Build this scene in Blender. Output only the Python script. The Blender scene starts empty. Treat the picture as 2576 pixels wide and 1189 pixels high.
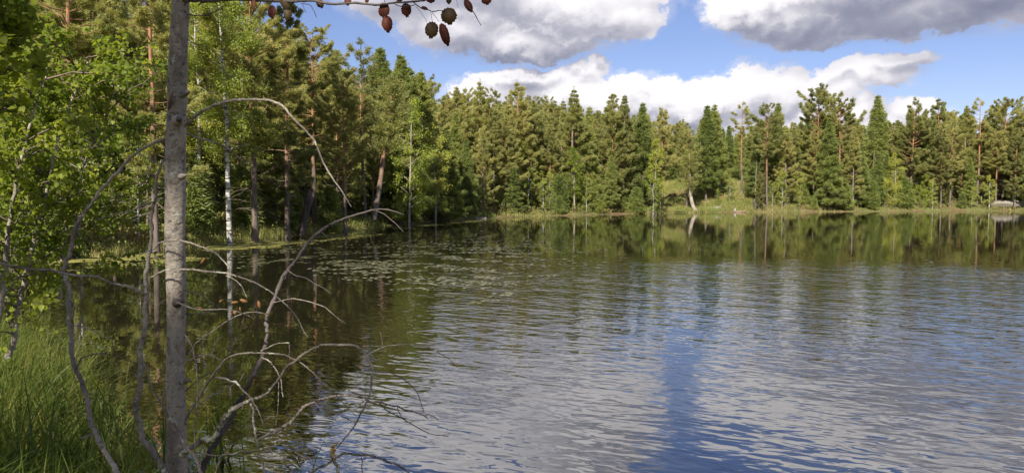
import bpy, math, random
import numpy as np
from mathutils import Vector

# ------------------------------------------------------------------ camera, world, sun, exposure
S = bpy.context.scene
COL = S.collection
F = 1909.0                       # focal length in units where the picture is 2576 wide
CAM_H = 2.0
PITCH = math.atan(99.5 / F)
camd = bpy.data.cameras.new('camera'); cam = bpy.data.objects.new('camera', camd); COL.objects.link(cam)
camd.sensor_width = 36.0; camd.lens = 36.0 * F / 2576.0
camd.clip_start = 0.05; camd.clip_end = 8000
cam.location = (0, 0, CAM_H); cam.rotation_euler = (math.pi / 2 - PITCH, 0, 0)
S.camera = cam
S.view_settings.view_transform = 'Standard'; S.view_settings.look = 'None'
S.view_settings.exposure = 0.95; S.view_settings.gamma = 1.0
S.cycles.max_bounces = 8; S.cycles.diffuse_bounces = 3; S.cycles.glossy_bounces = 4
S.cycles.transmission_bounces = 4; S.cycles.transparent_max_bounces = 6
S.cycles.caustics_reflective = False; S.cycles.caustics_refractive = False
S.cycles.sample_clamp_indirect = 6

SUN_DIR = Vector((-0.30, -0.954, 0)).normalized()
SUN_EL = math.radians(38)
to_sun = Vector((SUN_DIR.x * math.cos(SUN_EL), SUN_DIR.y * math.cos(SUN_EL), math.sin(SUN_EL)))
sd = bpy.data.lights.new('sun', 'SUN'); sun = bpy.data.objects.new('sun', sd); COL.objects.link(sun)
sd.energy = 4.8; sd.angle = math.radians(0.5); sd.color = (1.0, 0.93, 0.80)
sun.rotation_euler = to_sun.to_track_quat('Z', 'Y').to_euler(); sun.location = (-20, -40, 40)


def P2az(x, y):
    return math.degrees(math.atan((x - 1288) / F)), math.degrees(math.atan((495 - y) / F))


def spectral(h, w, beta, seed, sx=1.0, sy=1.0, lo=0.0):
    r = np.random.RandomState(seed)
    fy = np.fft.fftfreq(h)[:, None] * h * sy * (w / h); fx = np.fft.rfftfreq(w)[None, :] * w * sx
    k = np.sqrt(fx * fx + fy * fy); k[0, 0] = 1
    amp = k ** (-beta / 2.0) * (k > lo)
    ph = r.uniform(0, 2 * np.pi, (h, w // 2 + 1))
    n = np.fft.irfft2(amp * np.exp(1j * ph), s=(h, w))
    n -= n.mean(); n /= n.std()
    return n.astype(np.float32)


def sstep(a, b, x):
    t = np.clip((x - a) / (b - a), 0, 1)
    return t * t * (3 - 2 * t)


def cloud_pixels(W=6144, band=(-4.0, 50.0)):
    """clouds over the front sky, as equirectangular colour + cover; rows = elevation band only"""
    res = 360.0 / W
    H = int((band[1] - band[0]) / res)
    el = (band[0] + (np.arange(H) + 0.5) * res)[:, None]
    az = (-180 + (np.arange(W) + 0.5) * res)[None, :]
    ca = np.cos(np.radians(az)); ta = np.tan(np.radians(az)); te = np.tan(np.radians(el))
    front = ca > 0.15
    cas = np.maximum(ca, 0.15)
    n1 = spectral(H, W, 3.1, 1, 1.0, 0.62, 14)
    n2 = spectral(H, W, 3.1, 2, 1.0, 0.7, 50)
    bil = np.abs(spectral(H, W, 3.4, 3, 1.0, 0.75, 45)) + 0.5 * np.abs(spectral(H, W, 3.4, 5, 1.0, 0.8, 120))
    n4 = spectral(H, W, 3.2, 4, 1.0, 0.5, 8)
    # sky-plane coordinates (world +Y azimuth and elevation, in the same units as the notes)
    X = 1288 + F * np.tan(np.radians(np.clip(az, -75, 75))) + 0 * el + n1 * 10
    Y = 495 - F * te / np.where(front, 1.0, 1.0) + 0 * az + n2 * 7
    def blob(cx, cy, rx, ry, p=2.0):
        d = np.sqrt((np.abs((X - cx) / rx)) ** p + (np.abs((Y - cy) / ry)) ** p)
        return 1.0 - d
    f = np.full(X.shape, -1.0, np.float32)
    A = [(1240, -60, 340, 170), (1420, 10, 240, 130), (1020, -30, 190, 105), (1540, -20, 150, 135), (1180, 60, 200, 85),
         (1330, 120, 170, 48), (1560, 50, 105, 65), (1190, -230, 250, 180), (1380, -240, 350, 190), (1260, -400, 330, 120),
         (700, -130, 180, 45)]
    B = [(2150, 0, 400, 125), (1900, 30, 155, 85), (2480, 20, 330, 125), (2020, 90, 180, 60), (2330, 90, 260, 62), (2680, 50, 300, 110),
         (2300, -80, 290, 66), (2640, -110, 330, 120), (2600, -400, 250, 80), (2900, -60, 400, 200)]
    Cc = [(1260, 262, 150, 72), (1480, 262, 240, 80), (1740, 275, 260, 76), (1960, 262, 240, 76), (2160, 215, 160, 36), (2150, 298, 90, 48),
          (2285, 300, 75, 40), (1480, 178, 60, 22), (1330, 200, 140, 26), (2240, 190, 120, 20), (2060, 330, 400, 40), (1300, 350, 500, 60)]
    for cx, cy, rx, ry in A + B + Cc:
        np.maximum(f, blob(cx, cy, rx, ry), out=f)
    # elsewhere: broken cumulus, outside the part of the sky laid out above
    fg = (n4 - 0.15) * 0.45 - 0.02
    el2 = np.degrees(np.arctan(te)) + 0 * az
    inside = sstep(44, 36, np.abs(az) + 0 * el) * sstep(24, 17, el2)
    f = np.where(front, f * inside + fg * (1 - inside), fg) if True else f
    puff = bil - 1.2
    edge = f + puff * 0.075 + n2 * 0.012
    cover = sstep(-0.03, 0.15, edge)
    wisp = sstep(-0.18, 0.04, f + n2 * 0.05 + n1 * 0.03) * 0.28
    cover = np.maximum(cover, wisp)
    # light: soft relief of the thickness field, lit from above and the left; thick parts shade their bases
    def soft(a, s):                       # separable blur by repeated box
        k_ = max(1, int(s / res))
        for _ in range(2):
            c_ = np.cumsum(a, 0); a = np.concatenate([(c_[k_:] - c_[:-k_]) / k_, a[-k_:]], 0)
            a = np.roll(a, k_ // 2, 0)
            c_ = np.cumsum(a, 1); a = np.concatenate([(c_[:, k_:] - c_[:, :-k_]) / k_, a[:, -k_:]], 1)
            a = np.roll(a, k_ // 2, 1)
        return a
    th = np.clip(f, -0.2, 0.8) + puff * 0.05
    ths = soft(th, 0.45); thw = soft(th, 1.6)
    def sh(a, deg, ax): return np.roll(a, int(deg / res), ax)
    r_small = th * 0.35 + ths * 0.65 - 0.6 * sh(ths, -0.5, 0) - 0.4 * sh(ths, 0.5, 1)
    r_wide = thw - sh(thw, -2.2, 0)
    lit = 0.70 + 1.3 * np.clip(r_small, -.2, .2) + 0.75 * np.clip(r_wide, -.3, .3) - 0.10 * np.clip(f, 0, 1) + n4 * 0.02
    def dark(cx, cy, rx, ry, a):
        Xs, Ys = X + n1 * 16 + n2 * 8, Y + n1 * 10 + n2 * 6
        return a * np.exp(-(((Xs - cx) / rx) ** 2 + ((Ys - cy) / ry) ** 2))
    D = 0
    for d in [(1180, 20, 150, 38, .36), (1330, 60, 120, 24, .30), (1120, -60, 260, 70, .2), (1270, 158, 190, 24, .70), (1230, 115, 200, 20, .12), (1480, 118, 150, 22, .16),
              (2300, 82, 320, 44, .62), (2540, 40, 260, 80, .44), (2250, 20, 130, 40, .2), (1990, 118, 170, 26, .48), (2120, 142, 260, 18, .2),
              (1985, -4, 75, 18, .38), (1620, -160, 230, 70, 1.1), (1480, -290, 260, 60, .35), (1700, 288, 800, 42, .42), (1400, 250, 260, 26, .14), (2450, -60, 340, 40, .18), (2180, -40, 150, 40, .2),
              (1950, 210, 260, 16, .14), (2250, 192, 140, 22, .16), (1480, 285, 260, 24, .20), (1800, 290, 300, 26, .24), (1470, 170, 60, 16, .10), (2060, 240, 200, 30, .1)]:
        D = D + dark(*d)
    for d in [(1490, 18, 120, 42, -.35), (1600, 60, 50, 40, -.2), (1840, 45, 85, 50, -.38), (1400, 92, 190, 16, -.22), (1290, 20, 60, 26, -.1), (1700, 212, 520, 16, -.2), (1230, 212, 80, 18, -.3), (2150, 275, 80, 30, -.4), (2290, 285, 60, 25, -.35), (2120, 122, 70, 13, -.30), (1960, 22, 90, 24, -.2)]:
        D = D + dark(*d)
    lit = lit - D * 0.62 + 0.03
    lit = lit + (1 - sstep(0.0, 0.25, edge)) * 0.08
    lit = (1 / (1 + np.exp(-(lit - 0.5) * 3.6)))
    lit = np.clip((lit - 0.06) / 0.80, 0, 1)[..., None]
    dk = np.array([0.20, 0.215, 0.30]); md = np.array([0.46, 0.455, 0.52]); wh = np.array([0.95, 0.92, 0.93])
    c = np.where(lit < 0.5, dk + (md - dk) * (lit * 2), md + (wh - md) * (lit * 2 - 1))
    out = np.zeros((W // 2, W, 4), np.float32)
    r0 = int((90 + band[0]) / res)
    out[r0:r0 + H, :, :3] = c
    fade = sstep(50, 40, el2)
    out[r0:r0 + H, :, 3] = np.clip(cover * fade * 0.97, 0, 1)
    return out


px = cloud_pixels()
def sky_image(name, a):
    im = bpy.data.images.new(name, a.shape[1], a.shape[0], alpha=False, float_buffer=True)
    im.colorspace_settings.name = 'Non-Color'
    im.pixels.foreach_set(a.ravel()); im.update(); im.pack()
    return im
cover = np.repeat(px[..., 3:4], 4, 2); cover[..., 3] = 1; px[..., 3] = 1
img = sky_image('cloud_colour', px); img_c = sky_image('cloud_cover', np.ascontiguousarray(cover))
del px, cover

w = bpy.data.worlds.new('World'); S.world = w; w.use_nodes = True
nt = w.node_tree; nt.nodes.clear()
out = nt.nodes.new('ShaderNodeOutputWorld')
sky = nt.nodes.new('ShaderNodeTexSky'); sky.sky_type = 'NISHITA'; sky.sun_disc = False
sky.sun_elevation = SUN_EL; sky.sun_rotation = math.atan2(SUN_DIR.x, SUN_DIR.y)
sky.air_density = 1.0; sky.dust_density = 0.2; sky.ozone_density = 3.0; sky.altitude = 150
bg = nt.nodes.new('ShaderNodeBackground'); bg.inputs['Strength'].default_value = 0.055
bg2 = nt.nodes.new('ShaderNodeBackground'); bg2.inputs['Strength'].default_value = 0.60
env = nt.nodes.new('ShaderNodeTexEnvironment'); env.image = img; env.interpolation = 'Linear'
env2 = nt.nodes.new('ShaderNodeTexEnvironment'); env2.image = img_c; env2.interpolation = 'Linear'
tc = nt.nodes.new('ShaderNodeTexCoord')
mp = nt.nodes.new('ShaderNodeMapping'); mp.vector_type = 'POINT'
mp.inputs['Rotation'].default_value = (0, 0, -math.pi/2)   # centre column of the layout looks along +Y
nt.links.new(tc.outputs['Generated'], mp.inputs['Vector']); nt.links.new(mp.outputs['Vector'], env.inputs['Vector']); nt.links.new(mp.outputs['Vector'], env2.inputs['Vector'])
mx = nt.nodes.new('ShaderNodeMixShader')
tint = nt.nodes.new('ShaderNodeMix'); tint.data_type = 'RGBA'; tint.blend_type = 'MULTIPLY'; tint.inputs[0].default_value = 1.0
tint.inputs[7].default_value = (1.06, 0.96, 1.14, 1)          # the air this day: a touch more violet than the clear-sky model
nt.links.new(sky.outputs[0], tint.inputs[6]); nt.links.new(tint.outputs[2], bg.inputs['Color']); nt.links.new(env.outputs['Color'], bg2.inputs['Color'])
nt.links.new(env2.outputs['Color'], mx.inputs[0]); nt.links.new(bg.outputs[0], mx.inputs[1]); nt.links.new(bg2.outputs[0], mx.inputs[2])
nt.links.new(mx.outputs[0], out.inputs['Surface'])

# ------------------------------------------------------------------ helpers
def at(x, y, depth):
    """point at forward distance `depth` seen at (x, y) of the 2576 x 1189 layout"""
    r = (x - 1288) / F; u = (594.5 - y) / F
    d = Vector((r, math.cos(PITCH) + u * math.sin(PITCH), -math.sin(PITCH) + u * math.cos(PITCH)))
    return Vector((0, 0, CAM_H)) + d * (depth / d.y)


def mesh_np(name, V, faces, smooth=False):
    """faces: list of integer arrays (n, k)"""
    me = bpy.data.meshes.new(name)
    V = np.asarray(V, np.float32)
    me.vertices.add(len(V)); me.vertices.foreach_set('co', V.ravel())
    nl = sum(f.size for f in faces); nf = sum(len(f) for f in faces)
    me.loops.add(nl); me.polygons.add(nf)
    me.loops.foreach_set('vertex_index', np.concatenate([f.ravel() for f in faces]).astype(np.int32))
    tot = np.concatenate([np.full(len(f), f.shape[1], np.int32) for f in faces])
    st = np.concatenate([[0], np.cumsum(tot)[:-1]]).astype(np.int32)
    me.polygons.foreach_set('loop_start', st)
    me.polygons.foreach_set('loop_total', tot)
    if smooth: me.polygons.foreach_set('use_smooth', np.ones(nf, bool))
    me.update(calc_edges=True); me.validate()
    return me


class Buf:
    def __init__(s): s.V = []; s.F = {}; s.n = 0
    def add(s, V, *Fs):
        V = np.asarray(V, np.float32); s.V.append(V)
        for f in Fs:
            f = np.asarray(f, np.int64); s.F.setdefault(f.shape[1], []).append(f + s.n)
        s.n += len(V)
    def tube(s, pts, rad, sides=6, cap=True):
        pts = np.asarray(pts, float); n = len(pts); rad = np.asarray(rad, float)
        t = np.gradient(pts, axis=0); t /= np.linalg.norm(t, axis=1)[:, None] + 1e-9
        ref = np.array([0, 0, 1.0]) if abs(t[:, 2]).mean() < 0.8 else np.array([1.0, 0, 0])
        a = np.cross(t, ref); a /= np.linalg.norm(a, axis=1)[:, None] + 1e-9
        b = np.cross(t, a)
        th = np.arange(sides) * 2 * np.pi / sides
        ring = np.cos(th)[None, :, None] * a[:, None] + np.sin(th)[None, :, None] * b[:, None]
        V = (pts[:, None] + ring * (rad[:, None, None] if rad.ndim == 1 else rad[..., None])).reshape(-1, 3)
        i = np.arange(n - 1)[:, None] * sides; j = np.arange(sides)[None]; j2 = (j + 1) % sides
        q = np.stack([i + j, i + j2, i + sides + j2, i + sides + j], -1).reshape(-1, 4)
        if cap:
            V = np.vstack([V, pts[-1:] + t[-1:] * (rad[-1] if rad.ndim == 1 else rad[-1, 0])])
            tr = np.stack([(n - 1) * sides + j[0], (n - 1) * sides + j2[0], np.full(sides, n * sides)], -1)
            s.add(V, q, tr)
        else: s.add(V, q)
    def mesh(s, name, smooth=False):
        return mesh_np(name, np.vstack(s.V), [np.concatenate(v) for v in s.F.values()], smooth)


def obj(name, me, mat, parent=None, **props):
    o = bpy.data.objects.new(name, me); COL.objects.link(o)
    if mat and not me.materials: me.materials.append(mat)
    if parent: o.parent = parent
    for k, v in props.items(): o[k] = v
    return o


def root(name, loc, label, cat, group=None, rz=0.0, sc=1.0):
    o = bpy.data.objects.new(name, None); COL.objects.link(o); o.empty_display_size = 0.2
    o.location = loc; o.rotation_euler = (0, 0, rz); o.scale = (sc,) * 3
    o['label'] = label; o['category'] = cat
    if group: o['group'] = group
    return o


def copy_tree(r):
    c = r.copy(); COL.objects.link(c)
    for ch in list(r.children):
        k = ch.copy(); COL.objects.link(k); k.parent = c
        for g in list(ch.children):
            q = g.copy(); COL.objects.link(q); q.parent = k
    return c


def nrm(a): return a / (np.linalg.norm(a, axis=-1, keepdims=True) + 1e-9)


def fbm2(x, y, seed=0, octv=4, sc=1.0):
    """cheap smooth value noise for terrain"""
    v = np.zeros_like(np.asarray(x, float)); a = 1.0
    for o in range(octv):
        xx = x / sc; yy = y / sc
        xi = np.floor(xx).astype(np.int64); yi = np.floor(yy).astype(np.int64)
        fx = xx - xi; fy = yy - yi; fx = fx * fx * (3 - 2 * fx); fy = fy * fy * (3 - 2 * fy)
        def h(i, j):
            n = (i * 374761393 + j * 668265263 + (seed + o) * 982451653) & 0x7fffffff
            n = ((n ^ (n >> 13)) * 1274126177) & 0x7fffffff
            return ((n ^ (n >> 16)) & 0xffff) / 65535.0
        v = v + a * ((h(xi, yi) * (1 - fx) + h(xi + 1, yi) * fx) * (1 - fy) + (h(xi, yi + 1) * (1 - fx) + h(xi + 1, yi + 1) * fx) * fy - 0.5)
        a *= 0.5; sc *= 0.5
    return v

# ------------------------------------------------------------------ materials
def mat_new(name):
    m = bpy.data.materials.new(name); m.use_nodes = True
    t = m.node_tree; b = t.nodes['Principled BSDF']
    return m, t, b


def N(t, typ, **kw):
    n = t.nodes.new(typ)
    for k, v in kw.items(): setattr(n, k, v)
    return n


def ramp(t, fac, stops):
    r = N(t, 'ShaderNodeValToRGB'); e = r.color_ramp.elements
    while len(e) < len(stops): e.new(0.5)
    for i, (p, c) in enumerate(stops): e[i].position = p; e[i].color = (*c, 1)
    t.links.new(fac, r.inputs[0]); return r.outputs[0]


def noise(t, scale, detail=3, vec=None, rough=0.5, stretch=None, coord='Object'):
    n = N(t, 'ShaderNodeTexNoise'); n.inputs['Scale'].default_value = scale
    n.inputs['Detail'].default_value = detail; n.inputs['Roughness'].default_value = rough
    c = N(t, 'ShaderNodeTexCoord')
    if stretch:
        m = N(t, 'ShaderNodeMapping'); m.inputs['Scale'].default_value = stretch
        t.links.new(c.outputs[coord], m.inputs[0]); t.links.new(m.outputs[0], n.inputs['Vector'])
    else: t.links.new(c.outputs[coord], n.inputs['Vector'])
    return n.outputs['Fac']


def mixc(t, fac, a, b, mode='MIX'):
    m = N(t, 'ShaderNodeMix', data_type='RGBA', blend_type=mode)
    if isinstance(fac, float): m.inputs[0].default_value = fac
    else: t.links.new(fac, m.inputs[0])
    for i, v in ((6, a), (7, b)):
        if isinstance(v, tuple): m.inputs[i].default_value = (*v, 1)
        else: t.links.new(v, m.inputs[i])
    return m.outputs[2]


def foliage(name, c1, c2, c3, nscale=0.6, trans=0.35, rough=0.55, wpos=True):
    """leaf colour varies by clump and by individual plant; leaves let some light through"""
    m, t, b = mat_new(name)
    n1 = noise(t, nscale, 3); n2 = noise(t, nscale * 9, 2)
    a = N(t, 'ShaderNodeMath', operation='MULTIPLY_ADD'); t.links.new(n2, a.inputs[0]); a.inputs[1].default_value = 0.55; t.links.new(n1, a.inputs[2])
    oi = N(t, 'ShaderNodeObjectInfo')
    a2 = N(t, 'ShaderNodeMath', operation='MULTIPLY_ADD'); t.links.new(oi.outputs['Random'], a2.inputs[0]); a2.inputs[1].default_value = 0.42; t.links.new(a.outputs[0], a2.inputs[2])
    a3 = N(t, 'ShaderNodeMath', operation='SUBTRACT'); t.links.new(a2.outputs[0], a3.inputs[0]); a3.inputs[1].default_value = 0.48
    col = ramp(t, a3.outputs[0], [(0.2, c1), (0.5, c2), (0.8, c3)])
    t.links.new(col, b.inputs['Base Color']); b.inputs['Roughness'].default_value = rough
    b.inputs['Specular IOR Level'].default_value = 0.3
    tr = N(t, 'ShaderNodeBsdfTranslucent')
    tcol = mixc(t, 1.0, col, (1.5, 1.45, 0.7), 'MULTIPLY'); t.links.new(tcol, tr.inputs['Color'])
    mx = N(t, 'ShaderNodeMixShader'); mx.inputs[0].default_value = trans
    o = t.nodes['Material Output']
    t.links.new(b.outputs[0], mx.inputs[1]); t.links.new(tr.outputs[0], mx.inputs[2]); t.links.new(mx.outputs[0], o.inputs[0])
    return m


M = {}
M['pine'] = foliage('pine_needles', (0.200, 0.218, 0.085), (0.340, 0.340, 0.125), (0.430, 0.405, 0.165), 0.5, 0.45)
M['spruce'] = foliage('spruce_needles', (0.150, 0.190, 0.060), (0.240, 0.280, 0.085), (0.330, 0.350, 0.115), 0.6, 0.45)
M['birch'] = foliage('birch_leaves', (0.170, 0.220, 0.030), (0.290, 0.340, 0.055), (0.430, 0.430, 0.090), 0.6, 0.48)
M['sapling'] = foliage('sapling_leaves', (0.090, 0.140, 0.018), (0.180, 0.240, 0.030), (0.300, 0.330, 0.045), 2.0, 0.55)
M['grass'] = foliage('grass_blades', (0.045, 0.070, 0.012), (0.120, 0.170, 0.026), (0.360, 0.290, 0.095), 7.0, 0.45)
M['shoregrass'] = foliage('shore_grass_blades', (0.130, 0.200, 0.040), (0.230, 0.270, 0.070), (0.400, 0.340, 0.150), 0.25, 0.35)
M['under'] = foliage('undergrowth_leaves', (0.080, 0.120, 0.028), (0.170, 0.190, 0.050), (0.290, 0.230, 0.090), 0.3, 0.30)

def bark(name, low, high, h0, h1, dark, scale=6.0, rough=0.85):
    m, t, b = mat_new(name)
    c = N(t, 'ShaderNodeTexCoord'); sp = N(t, 'ShaderNodeSeparateXYZ'); t.links.new(c.outputs['Generated'], sp.inputs[0])
    n0 = noise(t, 1.2, 2)
    ad = N(t, 'ShaderNodeMath', operation='MULTIPLY_ADD'); t.links.new(n0, ad.inputs[0]); ad.inputs[1].default_value = 0.2; t.links.new(sp.outputs['Z'], ad.inputs[2])
    mr = N(t, 'ShaderNodeMapRange'); t.links.new(ad.outputs[0], mr.inputs[0]); mr.inputs[1].default_value = h0 + .1; mr.inputs[2].default_value = h1 + .1
    col = mixc(t, mr.outputs[0], low, high)
    n1 = noise(t, scale, 4, stretch=(1, 1, 0.25), rough=0.7)
    fac = ramp(t, n1, [(0.38, (1, 1, 1)), (0.60, (0, 0, 0))])
    fm = N(t, 'ShaderNodeMath', operation='MULTIPLY'); t.links.new(fac, fm.inputs[0]); fm.inputs[1].default_value = 0.7
    col = mixc(t, fm.outputs[0], col, dark)
    t.links.new(col, b.inputs['Base Color']); b.inputs['Roughness'].default_value = rough
    b.inputs['Specular IOR Level'].default_value = 0.2
    bp = N(t, 'ShaderNodeBump'); bp.inputs['Strength'].default_value = 0.6; bp.inputs['Distance'].default_value = 0.02
    t.links.new(n1, bp.inputs['Height']); t.links.new(bp.outputs[0], b.inputs['Normal'])
    return m

M['pinebark'] = bark('pine_bark', (0.175, 0.140, 0.115), (0.37, 0.185, 0.095), 0.22, 0.50, (0.07, 0.055, 0.045))
M['pinebark_grey'] = bark('grey_pine_bark', (0.22, 0.19, 0.165), (0.30, 0.19, 0.12), 0.35, 0.75, (0.09, 0.07, 0.06))
M['sprucebark'] = bark('spruce_bark', (0.17, 0.145, 0.12), (0.20, 0.15, 0.11), 0.2, 0.8, (0.07, 0.06, 0.05))
M['deadwood'] = bark('dead_wood', (0.33, 0.29, 0.25), (0.36, 0.32, 0.28), 0.2, 0.8, (0.12, 0.10, 0.085))
M['darkwood'] = bark('dark_snag_wood', (0.085, 0.07, 0.06), (0.13, 0.11, 0.095), 0.2, 0.8, (0.03, 0.025, 0.02))

def birchbark():
    m, t, b = mat_new('birch_bark')
    n1 = noise(t, 5.0, 4, stretch=(0.5, 0.5, 2.6), rough=0.65)
    c = ramp(t, n1, [(0.42, (0.035, 0.03, 0.028)), (0.50, (0.45, 0.43, 0.40)), (0.75, (0.62, 0.60, 0.57))])
    t.links.new(c, b.inputs['Base Color']); b.inputs['Roughness'].default_value = 0.7
    return m
M['birchbark'] = birchbark()

def ground_mat():
    m, t, b = mat_new('forest_floor')
    n1 = noise(t, 0.28, 5, rough=0.6); n2 = noise(t, 2.5, 5, rough=0.7); n3 = noise(t, 0.09, 3)
    c1 = ramp(t, n2, [(0.30, (0.055, 0.060, 0.022)), (0.5, (0.13, 0.135, 0.045)), (0.70, (0.24, 0.20, 0.10))])
    c2 = ramp(t, n2, [(0.30, (0.07, 0.045, 0.025)), (0.6, (0.19, 0.13, 0.07)), (0.8, (0.33, 0.28, 0.18))])
    f = ramp(t, n1, [(0.45, (0, 0, 0)), (0.60, (1, 1, 1))])
    c = mixc(t, f, c1, c2)
    t.links.new(c, b.inputs['Base Color']); b.inputs['Roughness'].default_value = 0.95
    b.inputs['Specular IOR Level'].default_value = 0.1
    bp = N(t, 'ShaderNodeBump'); bp.inputs['Strength'].default_value = 1.0; bp.inputs['Distance'].default_value = 0.12
    t.links.new(n2, bp.inputs['Height']); t.links.new(bp.outputs[0], b.inputs['Normal'])
    return m
M['ground'] = ground_mat()

def rock_mat():
    m, t, b = mat_new('lichen_rock')
    n = noise(t, 3.0, 5, rough=0.7)
    c = ramp(t, n, [(0.35, (0.13, 0.12, 0.10)), (0.52, (0.27, 0.24, 0.21)), (0.65, (0.17, 0.17, 0.09))])
    t.links.new(c, b.inputs['Base Color']); b.inputs['Roughness'].default_value = 0.9
    bp = N(t, 'ShaderNodeBump'); bp.inputs['Distance'].default_value = 0.05; t.links.new(n, bp.inputs['Height']); t.links.new(bp.outputs[0], b.inputs['Normal'])
    return m
M['rock'] = rock_mat()

def aspen_bark(name, light=(0.39, 0.34, 0.285), mid=(0.21, 0.175, 0.145), lich=(0.40, 0.40, 0.33), lich_amt=0.58, dk=(0.045, 0.04, 0.038)):
    m, t, b = mat_new(name)
    n1 = noise(t, 9, 5, stretch=(1, 1, 0.5), rough=0.65)
    n2 = noise(t, 55, 3, stretch=(1, 1, 1.5), rough=0.6)
    n3 = noise(t, 22, 5, rough=0.75)
    c = ramp(t, n1, [(0.36, mid), (0.50, light), (0.62, mid), (0.70, light)])
    c = mixc(t, ramp(t, noise(t, 3.2, 3, stretch=(1, 1, .35)), [(0.42, (0, 0, 0)), (0.62, (.55, .55, .55))]), c, (0.055, 0.042, 0.034))
    sp = ramp(t, n2, [(0.34, (1, 1, 1)), (0.44, (0, 0, 0))])
    fm = N(t, 'ShaderNodeMath', operation='MULTIPLY'); t.links.new(sp, fm.inputs[0]); fm.inputs[1].default_value = 0.65
    c = mixc(t, fm.outputs[0], c, dk)
    lf = ramp(t, n3, [(lich_amt, (0, 0, 0)), (lich_amt + 0.05, (1, 1, 1))])
    c = mixc(t, lf, c, lich)
    t.links.new(c, b.inputs['Base Color']); b.inputs['Roughness'].default_value = 0.85
    b.inputs['Specular IOR Level'].default_value = 0.25
    ad = N(t, 'ShaderNodeMath', operation='ADD'); t.links.new(n2, ad.inputs[0]); t.links.new(n3, ad.inputs[1])
    bp = N(t, 'ShaderNodeBump'); bp.inputs['Strength'].default_value = 0.9; bp.inputs['Distance'].default_value = 0.006
    t.links.new(ad.outputs[0], bp.inputs['Height']); t.links.new(bp.outputs[0], b.inputs['Normal'])
    return m
M['aspen'] = aspen_bark('aspen_bark')
M['aspen_branch'] = aspen_bark('dead_branch_bark', (0.33, 0.285, 0.24), (0.17, 0.14, 0.12), lich_amt=0.57)
M['lichen_branch'] = aspen_bark('lichened_branch_bark', (0.28, 0.245, 0.205), (0.13, 0.105, 0.09), (0.36, 0.36, 0.27), 0.47)
M['palestem'] = aspen_bark('pale_sapling_bark', (0.42, 0.37, 0.31), (0.25, 0.21, 0.17))
M['dark_branch'] = aspen_bark('dark_branch_bark', (0.15, 0.125, 0.115), (0.08, 0.065, 0.06), lich_amt=0.64)

def flat(name, c, c2=None, sc=30, rough=0.7, trans=0.0):
    m, t, b = mat_new(name)
    n = noise(t, sc, 3); col = ramp(t, n, [(0.35, c), (0.65, c2 or tuple(min(1, v * 1.5) for v in c))])
    t.links.new(col, b.inputs['Base Color']); b.inputs['Roughness'].default_value = rough
    if trans:
        tr = N(t, 'ShaderNodeBsdfTranslucent'); t.links.new(col, tr.inputs['Color'])
        mx = N(t, 'ShaderNodeMixShader'); mx.inputs[0].default_value = trans
        t.links.new(b.outputs[0], mx.inputs[1]); t.links.new(tr.outputs[0], mx.inputs[2]); t.links.new(mx.outputs[0], t.nodes['Material Output'].inputs[0])
    return m
M['redleaf'] = flat('autumn_red_leaf', (0.13, 0.030, 0.020), (0.26, 0.075, 0.040), 40, 0.6, 0.6)
M['brownleaf'] = flat('autumn_brown_leaf', (0.085, 0.055, 0.022), (0.15, 0.09, 0.035), 40, 0.6, 0.4)
M['orangeleaf'] = flat('dry_orange_leaf', (0.26, 0.11, 0.035), (0.34, 0.17, 0.06), 40, 0.6, 0.3)
M['fungus'] = flat('ochre_fungus', (0.32, 0.20, 0.06), (0.5, 0.36, 0.14), 60, 0.9)
M['pad'] = flat('lily_pad', (0.12, 0.125, 0.06), (0.22, 0.21, 0.12), 3.0, 0.30)
M['mat'] = flat('pond_weed', (0.17, 0.175, 0.045), (0.30, 0.27, 0.08), 1.0, 0.5)

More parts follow.
